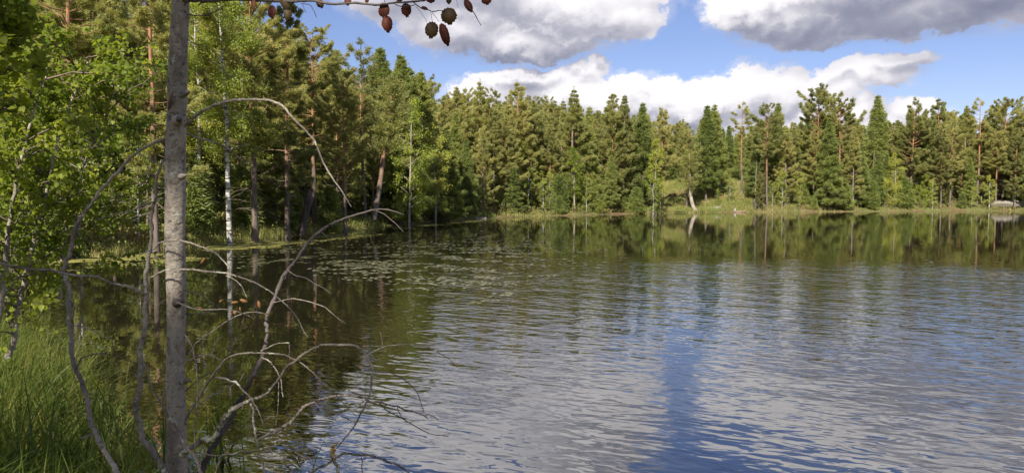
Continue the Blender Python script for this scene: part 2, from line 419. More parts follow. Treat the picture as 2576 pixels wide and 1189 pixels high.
def water_mat():
    m = bpy.data.materials.new('lake_water'); m.use_nodes = True; t = m.node_tree; t.nodes.clear()
    o = N(t, 'ShaderNodeOutputMaterial')
    geo = N(t, 'ShaderNodeNewGeometry')
    def mth(op, a, b=None, c=None):
        n = N(t, 'ShaderNodeMath', operation=op)
        for i, v in enumerate((a, b, c)):
            if v is None: continue
            if isinstance(v, (int, float)): n.inputs[i].default_value = v
            else: t.links.new(v, n.inputs[i])
        return n.outputs[0]
    def height(off):
        v = N(t, 'ShaderNodeVectorMath', operation='ADD'); t.links.new(geo.outputs['Position'], v.inputs[0]); v.inputs[1].default_value = off
        tot = None
        for (sx, sy, rot, sc, det, amp, dist) in WAVES:
            mp = N(t, 'ShaderNodeMapping'); mp.vector_type = 'TEXTURE'; mp.inputs['Rotation'].default_value = (0, 0, math.radians(-rot)); mp.inputs['Scale'].default_value = (1 / sx, 1 / sy, 1.0)
            t.links.new(v.outputs[0], mp.inputs[0])
            n = N(t, 'ShaderNodeTexNoise'); n.noise_dimensions = '2D'
            n.inputs['Scale'].default_value = sc; n.inputs['Detail'].default_value = det; n.inputs['Roughness'].default_value = 0.45
            n.inputs['Distortion'].default_value = dist
            t.links.new(mp.outputs[0], n.inputs['Vector'])
            tot = mth('MULTIPLY_ADD', n.outputs['Fac'], amp, tot if tot is not None else 0.0)
        return tot
    E = 0.012
    h0 = height((0, 0, 0)); hx = height((E, 0, 0)); hy = height((0, E, 0))
    # wind: calm under the far and the left shore, rippled in the middle
    sp = N(t, 'ShaderNodeSeparateXYZ'); t.links.new(geo.outputs['Position'], sp.inputs[0])
    wn = N(t, 'ShaderNodeTexNoise'); wn.noise_dimensions = '2D'; wn.inputs['Scale'].default_value = 0.16; wn.inputs['Detail'].default_value = 3
    t.links.new(geo.outputs['Position'], wn.inputs['Vector'])
    def rng(v, a, b, lo=0.0, hi=1.0):
        n = N(t, 'ShaderNodeMapRange', interpolation_type='SMOOTHSTEP'); t.links.new(v, n.inputs[0])
        n.inputs[1].default_value = a; n.inputs[2].default_value = b; n.inputs[3].default_value = lo; n.inputs[4].default_value = hi
        return n.outputs[0]
    # lateral position relative to the wind line
    yn = mth('MULTIPLY_ADD', wn.outputs['Fac'], 7.0, sp.outputs['Y'])
    xn = mth('MULTIPLY_ADD', wn.outputs['Fac'], 2.0, sp.outputs['X'])
    ym = mth('MULTIPLY_ADD', sp.outputs['X'], 0.20, yn)
    far = rng(ym, 25.0, 31.0, 1.0, 0.0)
    ls = mth('MULTIPLY_ADD', sp.outputs['Y'], 0.10, xn)
    left = rng(ls, -1.2, 1.6, 0.0, 1.0)
    nearc = rng(sp.outputs['Y'], 7.0, 20.0, 0.66, 1.08)
    wind = mth('MULTIPLY', mth('MULTIPLY', far, left), nearc)
    patch = rng(wn.outputs['Fac'], 0.35, 0.6, 0.75, 1.1)
    wind = mth('MULTIPLY', wind, patch)
    leftnear = rng(sp.outputs['Y'], 9.0, 5.0, 0.0, 0.32)
    leftnear = mth('MULTIPLY', leftnear, mth('SUBTRACT', 1.0, left))
    amp = mth('ADD', mth('MULTIPLY_ADD', wind, 0.96, 0.055), leftnear)
    gx = mth('MULTIPLY', mth('DIVIDE', mth('SUBTRACT', h0, hx), E), amp)
    gy = mth('MULTIPLY', mth('DIVIDE', mth('SUBTRACT', h0, hy), E), amp)
    cb = N(t, 'ShaderNodeCombineXYZ'); t.links.new(gx, cb.inputs[0]); t.links.new(gy, cb.inputs[1]); cb.inputs[2].default_value = 1.0
    nm = N(t, 'ShaderNodeVectorMath', operation='NORMALIZE'); t.links.new(cb.outputs[0], nm.inputs[0])
    fr = N(t, 'ShaderNodeFresnel'); fr.inputs['IOR'].default_value = 3.8; t.links.new(nm.outputs[0], fr.inputs['Normal'])
    gl = N(t, 'ShaderNodeBsdfGlossy'); gl.inputs['Roughness'].default_value = 0.0; gl.inputs['Color'].default_value = (1.0, 1.0, 1.0, 1)
    t.links.new(nm.outputs[0], gl.inputs['Normal'])
    df = N(t, 'ShaderNodeBsdfDiffuse'); df.inputs['Color'].default_value = (0.013, 0.012, 0.006, 1)
    mx = N(t, 'ShaderNodeMixShader'); t.links.new(fr.outputs[0], mx.inputs[0]); t.links.new(df.outputs[0], mx.inputs[1]); t.links.new(gl.outputs[0], mx.inputs[2])
    t.links.new(mx.outputs[0], o.inputs[0])
    return m
# (scale x, scale y, rotation, noise scale, detail, height amplitude m, distortion)
WAVES = [(0.52, 1.0, 30, 5.0, 1.0, 0.0122, 0.35), (0.50, 1.0, 20, 11.0, 1.0, 0.0034, 0.3), (0.6, 1.0, 42, 1.5, 0.0, 0.014, 0.0)]
M['water'] = water_mat()

# ------------------------------------------------------------------ lake outline, terrain
LAKE = [(3, 3.0), (0.5, 3.4), (-0.9, 3.8), (-2.0, 4.5), (-3.3, 5.6), (-4.9, 7.3), (-7.4, 10.2), (-10.5, 12.6), (-15, 15.2), (-24, 17),
        (-27, 19), (-21, 21.5), (-15.2, 22.8), (-13.9, 24.5), (-13.5, 28), (-12.6, 32), (-11.6, 37), (-10.6, 42), (-9.4, 48), (-8.4, 55),
        (-6.8, 61), (-4.4, 67), (-1.6, 73), (1.5, 77), (6.5, 82), (13, 88), (20, 93), (26, 97), (33, 99), (41, 102), (50, 104), (58, 106),
        (66, 108), (74, 107), (83, 104), (95, 96), (103, 70), (96, 30), (70, 5), (30, -4), (10, 1)]
LP = np.array(LAKE, float)


def shore_sd(x, y):
    """signed distance to the shoreline, positive on land"""
    x = np.asarray(x, float); y = np.asarray(y, float)
    d = np.full(x.shape, 1e9); ins = np.zeros(x.shape, bool)
    n = len(LP)
    for i in range(n):
        ax, ay = LP[i]; bx, by = LP[(i + 1) % n]
        ex, ey = bx - ax, by - ay
        tt = np.clip(((x - ax) * ex + (y - ay) * ey) / (ex * ex + ey * ey), 0, 1)
        d = np.minimum(d, np.hypot(x - ax - tt * ex, y - ay - tt * ey))
        c = ((ay > y) != (by > y)) & (x < (bx - ax) * (y - ay) / ((by - ay) or 1e-9) + ax)
        ins ^= c
    return np.where(ins, -d, d)


def ground_h(x, y):
    x = np.asarray(x, float); y = np.asarray(y, float)
    s = shore_sd(x, y) + fbm2(x, y, 5, 3, 3.0) * np.clip(np.hypot(x, y) / 30, 0.15, 1.0) * 0.9
    land = np.clip(s, 0, None)
    z = 0.22 * (1 - np.exp(-land / 0.35)) + 0.06 * np.minimum(land, 10) + 0.14 * np.clip(land - 10, 0, 32) + 0.03 * np.clip(land - 42, 0, 60)
    z += fbm2(x, y, 11, 4, 6.0) * 0.5 * np.clip(land / 6, 0, 1)
    # camera side stays low
    r = np.hypot(x, y)
    z = np.where((y < 16) & (land > 0), np.minimum(z, 0.22 + 0.10 * land + 0.1 * fbm2(x, y, 3, 3, 2.0) + 0.02), z)
    # sunny bank and the rise behind the right-hand shore
    for hx_, hy_, rx, ry, hh in [(31, 113, 14, 9, 3.0), (62, 122, 22, 14, 1.2), (-22, 48, 10, 22, 0.8)]:
        z += hh * np.exp(-(((x - hx_) / rx) ** 2 + ((y - hy_) / ry) ** 2)) * np.clip(land / 5, 0, 1)
    z = np.where(s < 0, np.maximum(-1.4, 0.22 * s), z)
    return z


GX, GY, GS = -130.0, -16.0, 0.4
_gx, _gy = np.meshgrid(np.arange(GX, 150, GS), np.arange(GY, 175, GS), indexing='ij')
_H = ground_h(_gx, _gy); _S = shore_sd(_gx, _gy)
def _look(A, x, y):
    u = np.clip((np.asarray(x, float) - GX) / GS, 0, A.shape[0] - 2.001); v = np.clip((np.asarray(y, float) - GY) / GS, 0, A.shape[1] - 2.001)
    i = u.astype(int); j = v.astype(int); fu = u - i; fv = v - j
    return (A[i, j] * (1 - fu) + A[i + 1, j] * fu) * (1 - fv) + (A[i, j + 1] * (1 - fu) + A[i + 1, j + 1] * fu) * fv
def ghs(x, y): return _look(_H, x, y)
def sds(x, y): return _look(_S, x, y)
def gh(x, y): return float(ghs(x, y))
def px_of(x, y): return 1288 + F * x / y

fa = np.radians(np.linspace(-42, 42, 300)); ba = np.radians(np.linspace(42, 318, 90)[1:-1])
ang = np.concatenate([fa, ba])
rad = np.concatenate([[0.4], np.geomspace(0.8, 3000, 230)])
RR, AA = np.meshgrid(rad, ang, indexing='ij')
gx = RR * np.sin(AA); gy = RR * np.cos(AA); gz = np.where(np.hypot(gx, gy) < 120, ghs(gx, gy), ground_h(gx, gy))
V = np.stack([gx, gy, gz], -1).reshape(-1, 3); V = np.vstack([V, [[0, 0, gh(0, 0)]]])
na = len(ang); i = np.arange(len(rad) - 1)[:, None] * na; j = np.arange(na)[None]; j2 = (j + 1) % na
Q = np.stack([i + j, i + na + j, i + na + j2, i + j2], -1).reshape(-1, 4)
T = np.stack([np.full(na, len(V) - 1), j[0], j2[0]], -1)
obj('ground', mesh_np('ground', V, [Q, T], True), M['ground'], kind='structure')

me = mesh_np('lake_water', [(-60, -20, 0), (130, -20, 0), (130, 130, 0), (-60, 130, 0)], [np.array([[0, 1, 2, 3]])])
obj('lake_water', me, M['water'], kind='structure')

# ------------------------------------------------------------------ tree builders
rs = np.random.RandomState(7)


def tufts(buf, P, D, n, L, W, spread, rng, up=0.0, quad=False, S_=None):
    """n narrow needle sprays around every point P, fanning about direction D"""
    P = np.repeat(P, n, 0); D = np.repeat(D, n, 0)
    d = nrm(D + rng.normal(0, spread, D.shape) + np.array([0, 0, up]))
    sd_ = nrm(np.cross(d, rng.normal(0, 1, d.shape)))
    k_ = 1.0 if S_ is None else np.repeat(S_, n)[:, None]
    l = L * k_ * rng.uniform(0.6, 1.3, (len(P), 1)); w_ = W * k_ ** .5 * rng.uniform(0.7, 1.3, (len(P), 1))
    P = P + rng.normal(0, L * 0.48, P.shape) * k_
    if quad:
        V = np.stack([P, P + d * l * 0.5 + sd_ * w_ * 0.5, P + d * l, P + d * l * 0.5 - sd_ * w_ * 0.5], 1).reshape(-1, 3)
        buf.add(V, np.arange(len(P) * 4).reshape(-1, 4))
    else:
        V = np.stack([P - sd_ * w_ * 0.5, P + sd_ * w_ * 0.5, P + d * l], 1).reshape(-1, 3)
        buf.add(V, np.arange(len(P) * 3).reshape(-1, 3))


def conifer(seed, H, cb, R, shape, kind, fine=1.0, lean=0.0, dead=0.6, clump=0.0, dens=1.0):
    """returns (trunk mesh, crown mesh)"""
    rng = np.random.RandomState(seed)
    wood, crown = Buf(), Buf()
    n = 12; zz = np.linspace(0, H, n)
    wob = np.cumsum(rng.normal(0, 0.035, (n, 2)), 0) * (H / 12); wob[0] = 0
    lx = lean * (zz / H) ** 1.0 * H
    tp = np.stack([wob[:, 0] + lx, wob[:, 1], zz - 0.25 * (zz == 0)], -1)
    r0 = 0.0098 * H * rng.uniform(0.85, 1.15)
    tr = r0 * (1 - zz / H) ** 0.8 + 0.012; tr[0] *= 1.3
    wood.tube(tp, tr, 8)
    def trunk(z): return np.array([np.interp(z, zz, tp[:, 0]), np.interp(z, zz, tp[:, 1]), z])
    z = cb * H
    TP, TD, TS = [], [], []
    step = (0.030 if kind == 'spruce' else 0.036) * H * (0.8 if fine > 1 else 1.0)
    while z < H * 0.985:
        t = (z - cb * H) / (H * (1 - cb))
        if shape == 'cone': prof = (1 - t) ** 1.0 * min(1, 0.6 + t * 4)
        elif shape == 'round': prof = max(0.0, 1 - (abs(t - 0.45) / 0.58) ** 2.2) ** 0.6
        elif shape == 'top': prof = max(0.0, 1 - ((t - 0.55) / 0.5) ** 2) ** 0.5 if t > 0.2 else 0.55 + t
        else: prof = (1 - t) ** 0.72 * min(1, 0.5 + t * 2.2)
        nb = rng.randint(4, 7) if kind == 'spruce' else rng.randint(3, 6)
        a0 = rng.uniform(0, 6.28)
        for k in range(nb):
            if rng.rand() < 0.12 + clump * 0.25: continue
            L = R * prof * (rng.uniform(0.5, 1.0) + (0.28 if rng.rand() < .25 else 0)) + 0.05 + 0.10 * min(1, (1 - t) * 4)
            az = a0 + k * 6.28 / nb + rng.uniform(-0.4, 0.4)
            if kind == 'spruce': e0 = math.radians(-12 + 45 * t + rng.uniform(-8, 8)); curl = 0.10
            else: e0 = math.radians(8 + 38 * t + rng.uniform(-14, 14)); curl = 0.22
            s = np.linspace(0, 1, 5)
            o = trunk(z)
            hd = np.array([math.cos(az), math.sin(az), 0])
            bp = o + hd * (s * L * math.cos(e0))[:, None] + np.array([0, 0, 1]) * (s * L * math.sin(e0) + L * curl * (s * s - 0.6 * s) * (1 if kind != 'spruce' else 1.6))[:, None]
            bp[1:-1] += rng.normal(0, 0.03 * L, (3, 3))
            wood.tube(bp, np.linspace(0.010 * L + 0.012, 0.006, 5), 3, False)
            side = np.array([-hd[1], hd[0], 0])
            ntw = max(3, int((5 + L * 4.0) * fine ** 0.5))
            ss = rng.uniform(0.22 if kind == 'spruce' else 0.38, 1.0, ntw) ** 0.8
            sg = rng.choice([-1, 1], ntw)
            tl = (0.16 + 0.34 * L * (1.15 - ss)) * rng.uniform(0.5, 1.1, ntw)
            base = np.stack([np.interp(ss, s, bp[:, c]) for c in range(3)], -1)
            tdir = nrm(hd[None] * rng.uniform(0.4, 1.0, (ntw, 1)) + side[None] * (sg * rng.uniform(0.3, 1.0, ntw))[:, None] + np.array([0, 0, 1]) * rng.uniform(-0.1, 0.35 if kind != 'spruce' else 0.1, (ntw, 1)))
            kk = 3
            for q in range(kk):
                fr = (q + 0.6) / kk
                TP.append(base + tdir * (tl * fr)[:, None]); TD.append(tdir)
            TP.append(bp[-1:]); TD.append(nrm(bp[-1:] - bp[-2:-1]))
            TS.append(np.full(ntw * kk + 1, min(1.0, 0.45 + (1 - t) * 2.2)))
        z += step * rng.uniform(0.7, 1.3)
    TP.append(np.array([trunk(H * f_) for f_ in (0.93, 0.96, 0.98, 1.0)])); TD.append(np.tile([0, 0, 1.6], (4, 1))); TS.append(np.full(4, .5))
    TP = np.concatenate(TP); TD = np.concatenate(TD); TS = np.concatenate(TS)
    if kind == 'spruce':
        tufts(crown, TP, TD, int(6 * fine * dens), 0.24 / fine ** 0.5, 0.065 / fine ** 0.5, 0.45, rng, -0.02, S_=TS)
    else:
        tufts(crown, TP, TD, int(12 * fine * dens), 0.17 / fine ** 0.5, 0.044 / fine ** 0.5, 0.62, rng, 0.28, S_=TS)
    # dead snags under the crown
    for q in range(int(26 * dead)):
        z = rng.uniform(0.10, cb + 0.15) * H; L = rng.uniform(0.3, 0.9) * R * 0.8; az = rng.uniform(0, 6.28); e = rng.uniform(-0.5, 0.3)
        o = trunk(z); d = np.array([math.cos(az) * math.cos(e), math.sin(az) * math.cos(e), math.sin(e)])
        wood.tube([o, o + d * L * 0.5, o + d * L + np.array([0, 0, -0.1 * L])], [0.016, 0.011, 0.005], 3, False)
    return wood.mesh('trunk', True), crown.mesh('crown')


def broadleaf(seed, H, cb, R, leaf=0.085, nleaf=9000, trunk_r=None, lean=0.0, droop=0.3, bushy=False):
    rng = np.random.RandomState(seed); wood, crown = Buf(), Buf()
    n = 10; zz = np.linspace(0, H, n)
    wob = np.cumsum(rng.normal(0, 0.05, (n, 2)), 0) * (H / 10); wob[0] = 0
    tp = np.stack([wob[:, 0] + lean * zz, wob[:, 1], zz - 0.2 * (zz == 0)], -1)
    r0 = trunk_r or 0.0095 * H
    wood.tube(tp, r0 * (1 - zz / H) ** 0.9 + 0.008, 8)
    C_, D_ = [], []
    nb = int(34 if not bushy else 26)
    for b_ in range(nb):
        z = H * (cb + (1 - cb) * (b_ + rng.rand()) / nb); t = (z / H - cb) / (1 - cb)
        L = R * (math.sin(math.pi * min(1, 0.18 + t * 0.80)) ** 0.7) * rng.uniform(0.6, 1.15) + 0.15
        az = rng.uniform(0, 6.28); e = math.radians(48 - 10 * (1 - t) + rng.uniform(-12, 12))
        o = np.array([np.interp(z, zz, tp[:, 0]), np.interp(z, zz, tp[:, 1]), z])
        s = np.linspace(0, 1, 6); hd = np.array([math.cos(az), math.sin(az), 0])
        bp = o + hd * (s * L * math.cos(e) * 1.1)[:, None] + np.array([0, 0, 1]) * (s * L * math.sin(e) - droop * L * s ** 2.5)[:, None]
        wood.tube(bp, np.linspace(0.30 * r0 * (1 - t * 0.6) + 0.004, 0.004, 6), 4, False)
        for q in range(6):
            s0 = rng.uniform(0.3, 1.0); p = np.array([np.interp(s0, s, bp[:, c]) for c in range(3)])
            d = nrm(hd * rng.uniform(0.1, 1) + rng.normal(0, 0.5, 3) + np.array([0, 0, rng.uniform(-0.3, 0.4)]))
            tl = L * rng.uniform(0.18, 0.42); pe = p + d * tl + np.array([0, 0, -droop * tl * 0.8])
            wood.tube([p, p + d * tl * 0.5, pe], [0.006, 0.004, 0.002], 3, False)
            m = 5; ff = np.linspace(0.15, 1.1, m)[:, None]
            C_.append(p + (pe - p) * ff); D_.append(np.tile(nrm(pe - p), (m, 1)))
    C_ = np.concatenate(C_); D_ = np.concatenate(D_)
    per = max(1, int(nleaf / len(C_)))
    P = np.repeat(C_, per, 0) + rng.normal(0, R * 0.075, (len(C_) * per, 3))
    D = nrm(np.repeat(D_, per, 0) * 0.3 + rng.normal(0, 0.6, P.shape) + np.array([0, 0, -0.35]))
    sd_ = nrm(np.cross(D, rng.normal(0, 1, D.shape))); l = leaf * rng.uniform(0.7, 1.25, (len(P), 1))
    Vv = np.stack([P, P + D * l * 0.45 + sd_ * l * 0.36, P + D * l, P + D * l * 0.45 - sd_ * l * 0.36], 1).reshape(-1, 3)
    crown.add(Vv, np.arange(len(P) * 4).reshape(-1, 4))
    return wood.mesh('trunk', True), crown.mesh('crown')

# prototypes: (trunk mesh, crown mesh, height)
PR = {}
def proto(key, h, pair, tm, cm):
    pair[0].materials.append(tm); pair[1].materials.append(cm); PR[key] = (pair[0], pair[1], h)

for k in range(5): proto(f'pine_far{k}', 12, conifer(100 + k, 12, [.16, .10, .26, .14, .30][k], [2.7, 2.5, 2.7, 2.3, 2.6][k], ['dome', 'cone', 'dome', 'cone', 'dome'][k], 'pine', 1.0, clump=[.2, 0, .35, .1, .3][k], dens=2.0), M['pinebark'] if k % 2 == 0 else M['pinebark_grey'], M['pine'])
for k in range(2): proto(f'pine_old{k}', 12, conifer(120 + k, 12, [.26, .22][k], [3.0, 2.7][k], 'round', 'pine', 1.3, clump=.35, dens=2.2), M['pinebark'], M['pine'])
for k in range(3): proto(f'pine_high{k}', 12, conifer(130 + k, 12, [.48, .4, .52][k], [1.9, 2.1, 1.8][k], 'round', 'pine', 1.0, clump=.8, dead=1.2, dens=1.4), M['pinebark'], M['pine'])
for k in range(3): proto(f'pine_near{k}', 14, conifer(140 + k, 14, [.30, .20, .40][k], [2.7, 2.6, 2.8][k], ['round', 'dome', 'round'][k], 'pine', 2.2, clump=.8, dead=1.5, dens=1.3), M['pinebark'], M['pine'])
proto('pine_thin', 12, conifer(151, 12, .60, 1.15, 'round', 'pine', 1.0, clump=1.2, dead=1.6, dens=1.1), M['pinebark'], M['pine'])
for k in range(4): proto(f'spruce_far{k}', 11, conifer(160 + k, 11, [.10, .16, .08, .2][k], [2.0, 1.7, 2.2, 1.8][k], 'cone', 'spruce', 1.0, dens=1.9), M['sprucebark'], M['spruce'])
for k in range(2): proto(f'spruce_near{k}', 11, conifer(170 + k, 11, [.06, .14][k], [2.3, 2.0][k], 'cone', 'spruce', 2.0, dens=1.3), M['sprucebark'], M['spruce'])
for k in range(3): proto(f'youngspruce{k}', 3, conifer(180 + k, 3, .08, [.6, .5, .7][k], 'cone', 'spruce', 1.0, dead=0), M['sprucebark'], M['spruce'])
for k in range(3): proto(f'birch_far{k}', 9, broadleaf(190 + k, 9, [.25, .3, .15][k], [1.4, 1.2, 1.6][k], .12, 7000), M['palestem'], M['birch'])
for k in range(2): proto(f'birch_near{k}', 13, broadleaf(200 + k, 13, [.34, .3][k], [2.2, 1.8][k], .085, 22000, droop=0.6), M['birchbark'], M['birch'])
for k in range(3): proto(f'youngbirch{k}', 4, broadleaf(210 + k, 4, .12, [.8, .65, .95][k], .085, 3600), M['birchbark'], M['birch'])
for k in range(2): proto(f'bush{k}', 2.2, broadleaf(220 + k, 2.2, .02, [1.1, .9][k], .075, 3600, bushy=True), M['sprucebark'], M['birch'])

def bare(seed, H, mat_dead=True):
    rng = np.random.RandomState(seed); wd = Buf(); zz = np.linspace(0, H, 8)
    tp = np.stack([np.cumsum(rng.normal(0, .03, 8)), np.cumsum(rng.normal(0, .03, 8)), zz - .2 * (zz == 0)], -1)
    wd.tube(tp, 0.045 * (1 - zz / H) + 0.012, 6); br = wd
    for q in range(34):
        z = rng.uniform(.15, 1) * H; L = (1.1 - z / H) * rng.uniform(.3, 1.0); az = rng.uniform(0, 6.28); e = rng.uniform(-.3, .5)
        o = np.array([np.interp(z, zz, tp[:, 0]), np.interp(z, zz, tp[:, 1]), z]); d = np.array([math.cos(az), math.sin(az), e])
        br.tube([o, o + d * L * .5, o + d * L + np.array([0, 0, -.15 * L])], [.012, .009, .004], 3, False)
    return wd.mesh('trunk', True)
for k in range(2):
    me = bare(230 + k, 6); me.materials.append(M['deadwood']); PR[f'bare{k}'] = (me, None, 6)

CROWN = {'bare': 'dead_twigs'}
first_of = {}
def plant(key, name, x, y, H, label, cat, group=None, lean=(0, 0), rz=None, dz=0.0):
    """one tree: an empty at its base with trunk and crown"""
    tm, cm, h0 = PR[key]
    sc = H / h0
    if key not in first_of:
        r = root(name, (x, y, gh(x, y) + dz), label, cat, group, 0, sc)
        t_ = obj('trunk', tm, None, r)
        if cm: obj('crown', cm, None, r)
        first_of[key] = r
    else:
        r = copy_tree(first_of[key]); r.name = name
        r['label'] = label; r['category'] = cat
        if 'group' in r: del r['group']
        if group: r['group'] = group
    r.location = (x, y, gh(x, y) + dz); r.scale = (sc * rs.uniform(.92, 1.1), sc * rs.uniform(.92, 1.1), sc)
    r.rotation_euler = (lean[0], lean[1], rs.uniform(0, 6.28) if rz is None else rz)
    return r

placed = []
def place_px(key, name, X, ytop, D, label, cat, group=None, **kw):
    x = (X - 1288) / F * D; zt = CAM_H + (495 - ytop) / F * D
    z0 = gh(x, D)
    placed.append((x, D))
    return plant(key, name, x, D, max(zt - z0, 1.0), label, cat, group, **kw)

# named trees, one by one: (prototype, name, x, top y, distance, label, category)
NAMED = [
 # left shore
 ('pine_near0', 'pine_tree', 640, -150, 34, 'tall pine with a bright orange upper trunk just right of the white birch', 'pine'),
 ('pine_near1', 'pine_tree', 722, -5, 37, 'tall dark-trunked pine whose crown stands alone against the blue sky', 'pine'),
 ('pine_near2', 'pine_tree', 190, -330, 28, 'pine with an orange trunk behind the leafy saplings', 'pine'),
 ('pine_near0', 'pine_tree', 112, -300, 33, 'pine behind the saplings, left of the orange-trunked one', 'pine'),
 ('pine_near1', 'pine_tree', 392, -260, 27, 'dark-trunked pine just left of the grey foreground trunk', 'pine'),
 ('birch_near0', 'birch_tree', 577, -60, 31.5, 'white-barked birch with a pale green crown on the left shore', 'birch'),
 ('birch_near1', 'birch_tree', 505, -10, 37, 'airy light green birch between the grey trunk and the white birch', 'birch'),
 ('pine_near2', 'pine_tree', 792, 95, 43, 'narrow pine with a pointed top, first left of the round-topped pines', 'pine'),
 ('pine_far0', 'pine_tree', 850, 132, 46, 'bushy pine with a flat top left of the sparse crooked one', 'pine'),
 ('pine_thin', 'pine_tree', 918, 112, 50, 'thin pine with a sparse crooked tuft of a top', 'pine'),
 ('spruce_far0', 'spruce_tree', 962, 128, 55, 'slender pointed spruce beside the sparse-topped pine', 'spruce'),
 ('spruce_near0', 'spruce_tree', 1006, 140, 54, 'dark pointed spruce, tallest before the shore turns', 'spruce'),
 ('spruce_near1', 'spruce_tree', 1036, 165, 57, 'dark spruce close behind the leaning red trunk', 'spruce'),
 ('spruce_near0', 'spruce_tree', 1066, 182, 61, 'dark spruce standing last where the tall left trees end', 'spruce'),
 ('birch_far2', 'birch_tree', 1030, 262, 49, 'light green birch on the left shore, right of the leaning pine', 'birch'),
 ('birch_far2', 'birch_tree', 1095, 318, 58, 'pale birch crown caught by sun before the dark corner', 'birch'),
 ('pine_near2', 'pine_tree', 870, 215, 41.5, 'pine with ragged brownish boughs low over the left shore', 'pine'),
 ('spruce_far2', 'spruce_tree', 1130, 330, 63, 'dark shaded spruce at the inner corner of the lake', 'spruce'),
 ('spruce_far0', 'spruce_tree', 1175, 350, 68, 'black-green shaded spruce just right of the lake corner', 'spruce'),
 # far shore, left to right
 ('pine_far1', 'pine_tree', 1205, 203, 82, 'pointed pine, first peak of the far treeline', 'pine'),
 ('pine_far3', 'pine_tree', 1150, 222, 80, 'green pine at the left start of the far treeline', 'pine'),
 ('pine_far2', 'pine_tree', 1300, 212, 84, 'loose-topped pine, second peak of the far treeline', 'pine'),
 ('pine_far1', 'pine_tree', 1437, 222, 88, 'tall pointed pine rising above its row left of mid shore', 'pine'),
 ('pine_far0', 'pine_tree', 1540, 240, 90, 'broad twin-topped pine above the middle of the far shore', 'pine'),
 ('pine_far3', 'pine_tree', 1567, 243, 92, 'slim pine touching the right of the twin-topped one', 'pine'),
 ('spruce_far1', 'spruce_tree', 1615, 262, 93, 'narrow dark spruce top between mid-shore pines', 'spruce'),
 ('pine_far4', 'pine_tree', 1662, 272, 94, 'round-headed pine behind the bright young birch', 'pine'),
 ('birch_far1', 'birch_tree', 1650, 352, 90, 'tall light green birch in the middle of the far shore', 'birch'),
 ('pine_high1', 'pine_tree', 1728, 330, 98, 'yellow-green pine standing over the leaning pale trunk', 'pine'),
 ('spruce_far1', 'spruce_tree', 1775, 268, 103, 'pointed spruce top above the sunny grass bank, left one of a pair', 'spruce'),
 ('spruce_far3', 'spruce_tree', 1797, 266, 105, 'pointed spruce top above the sunny grass bank, right one of a pair', 'spruce'),
 ('pine_thin', 'pine_tree', 1866, 263, 106, 'thin see-through pine top right of the grass bank', 'pine'),
 ('pine_high2', 'pine_tree', 1930, 268, 101, 'yellowish pine right above the black snag', 'pine'),
 ('spruce_far1', 'spruce_tree', 1953, 262, 107, 'narrow pointed spruce just left of the big round pine', 'spruce'),
 ('pine_old0', 'pine_tree', 2050, 236, 109, 'big old pine with a broad round crown, highest on the right shore', 'pine'),
 ('pine_old1', 'pine_tree', 2108, 262, 107, 'old round-crowned pine leaning on the biggest one from the right', 'pine'),
 ('spruce_far2', 'spruce_tree', 2085, 300, 103, 'greyish spruce with hanging boughs in front of the old pines', 'spruce'),
 ('spruce_far1', 'spruce_tree', 2200, 243, 112, 'lone narrow spire of spruce right of the old pines', 'spruce'),
 ('pine_thin', 'pine_tree', 2305, 250, 113, 'pine with a bare dead top above its green boughs', 'pine'),
 ('pine_old1', 'pine_tree', 2290, 285, 111, 'wide dark-boughed pine under the bare dead top', 'pine'),
 ('pine_far2', 'pine_tree', 2352, 252, 112, 'dense pine with a tapering top right of the dead-topped one', 'pine'),
 ('pine_far3', 'pine_tree', 2425, 268, 113, 'small-topped pine between two taller ones on the right', 'pine'),
 ('pine_thin', 'pine_tree', 2455, 250, 112, 'slender light pine with a tufted top near the right edge', 'pine'),
 ('pine_old0', 'pine_tree', 2520, 262, 112, 'heavy double-topped pine near the right edge above the rock', 'pine'),
 ('pine_far4', 'pine_tree', 2572, 270, 110, 'pine cut by the right edge of the view', 'pine'),
 ('pine_high0', 'pine_tree', 2503, 330, 110.5, 'bright orange-trunked pine beside the shore rock', 'pine'),
 ('pine_high1', 'pine_tree', 2390, 320, 108.5, 'pine with a tall bare grey trunk at the right waterline', 'pine'),
 ('spruce_far2', 'spruce_tree', 2165, 370, 105.5, 'broad low spruce at the waterline left of the green bush', 'spruce'),
 ('youngbirch1', 'birch_tree', 1643, 440, 87.5, 'bright yellow-green young birch at the far waterline', 'birch'),
 ('youngbirch0', 'birch_tree', 2012, 440, 103.5, 'bright young birch below the big round pine', 'birch'),
 ('bush0', 'alder_bush', 2225, 452, 106.5, 'large round green alder bush on the right shore', 'bush'),
 ('bush1', 'alder_bush', 2310, 470, 107.5, 'smaller bright bush right of the large alder', 'bush'),
 ('youngbirch2', 'birch_tree', 1835, 455, 103, 'small birch on top of the sunny grass bank', 'birch'),
 ('youngbirch1', 'birch_tree', 1805, 475, 101, 'thin little birch halfway up the sunny grass bank', 'birch'),
 ('bush1', 'alder_bush', 1512, 505, 86, 'small dark green bush on the waterline at mid shore', 'bush'),
 ('birch_far2', 'birch_tree', 1190, 430, 75, 'dim birch in shade by the lake corner', 'birch'),
 ('youngspruce0', 'young_spruce', 830, 470, 42.5, 'young spruce by the dark leaning snag', 'spruce'),
]
for i_, (key, nm_, X, yt, D, lab, cat) in enumerate(NAMED):
    place_px(key, nm_, X, yt, D, lab, cat)

SKYX = [-400, 700, 760, 800, 900, 960, 1010, 1075, 1100, 1140, 1200, 1260, 1330, 1440, 1480, 1560, 1650, 1750, 1850, 1960, 2050, 2150, 2250, 2330, 2430, 2576, 2900]
SKYY = [-200, 40, 110, 150, 170, 175, 180, 205, 245, 245, 225, 240, 240, 248, 262, 258, 296, 305, 300, 300, 285, 300, 300, 280, 290, 282, 280]
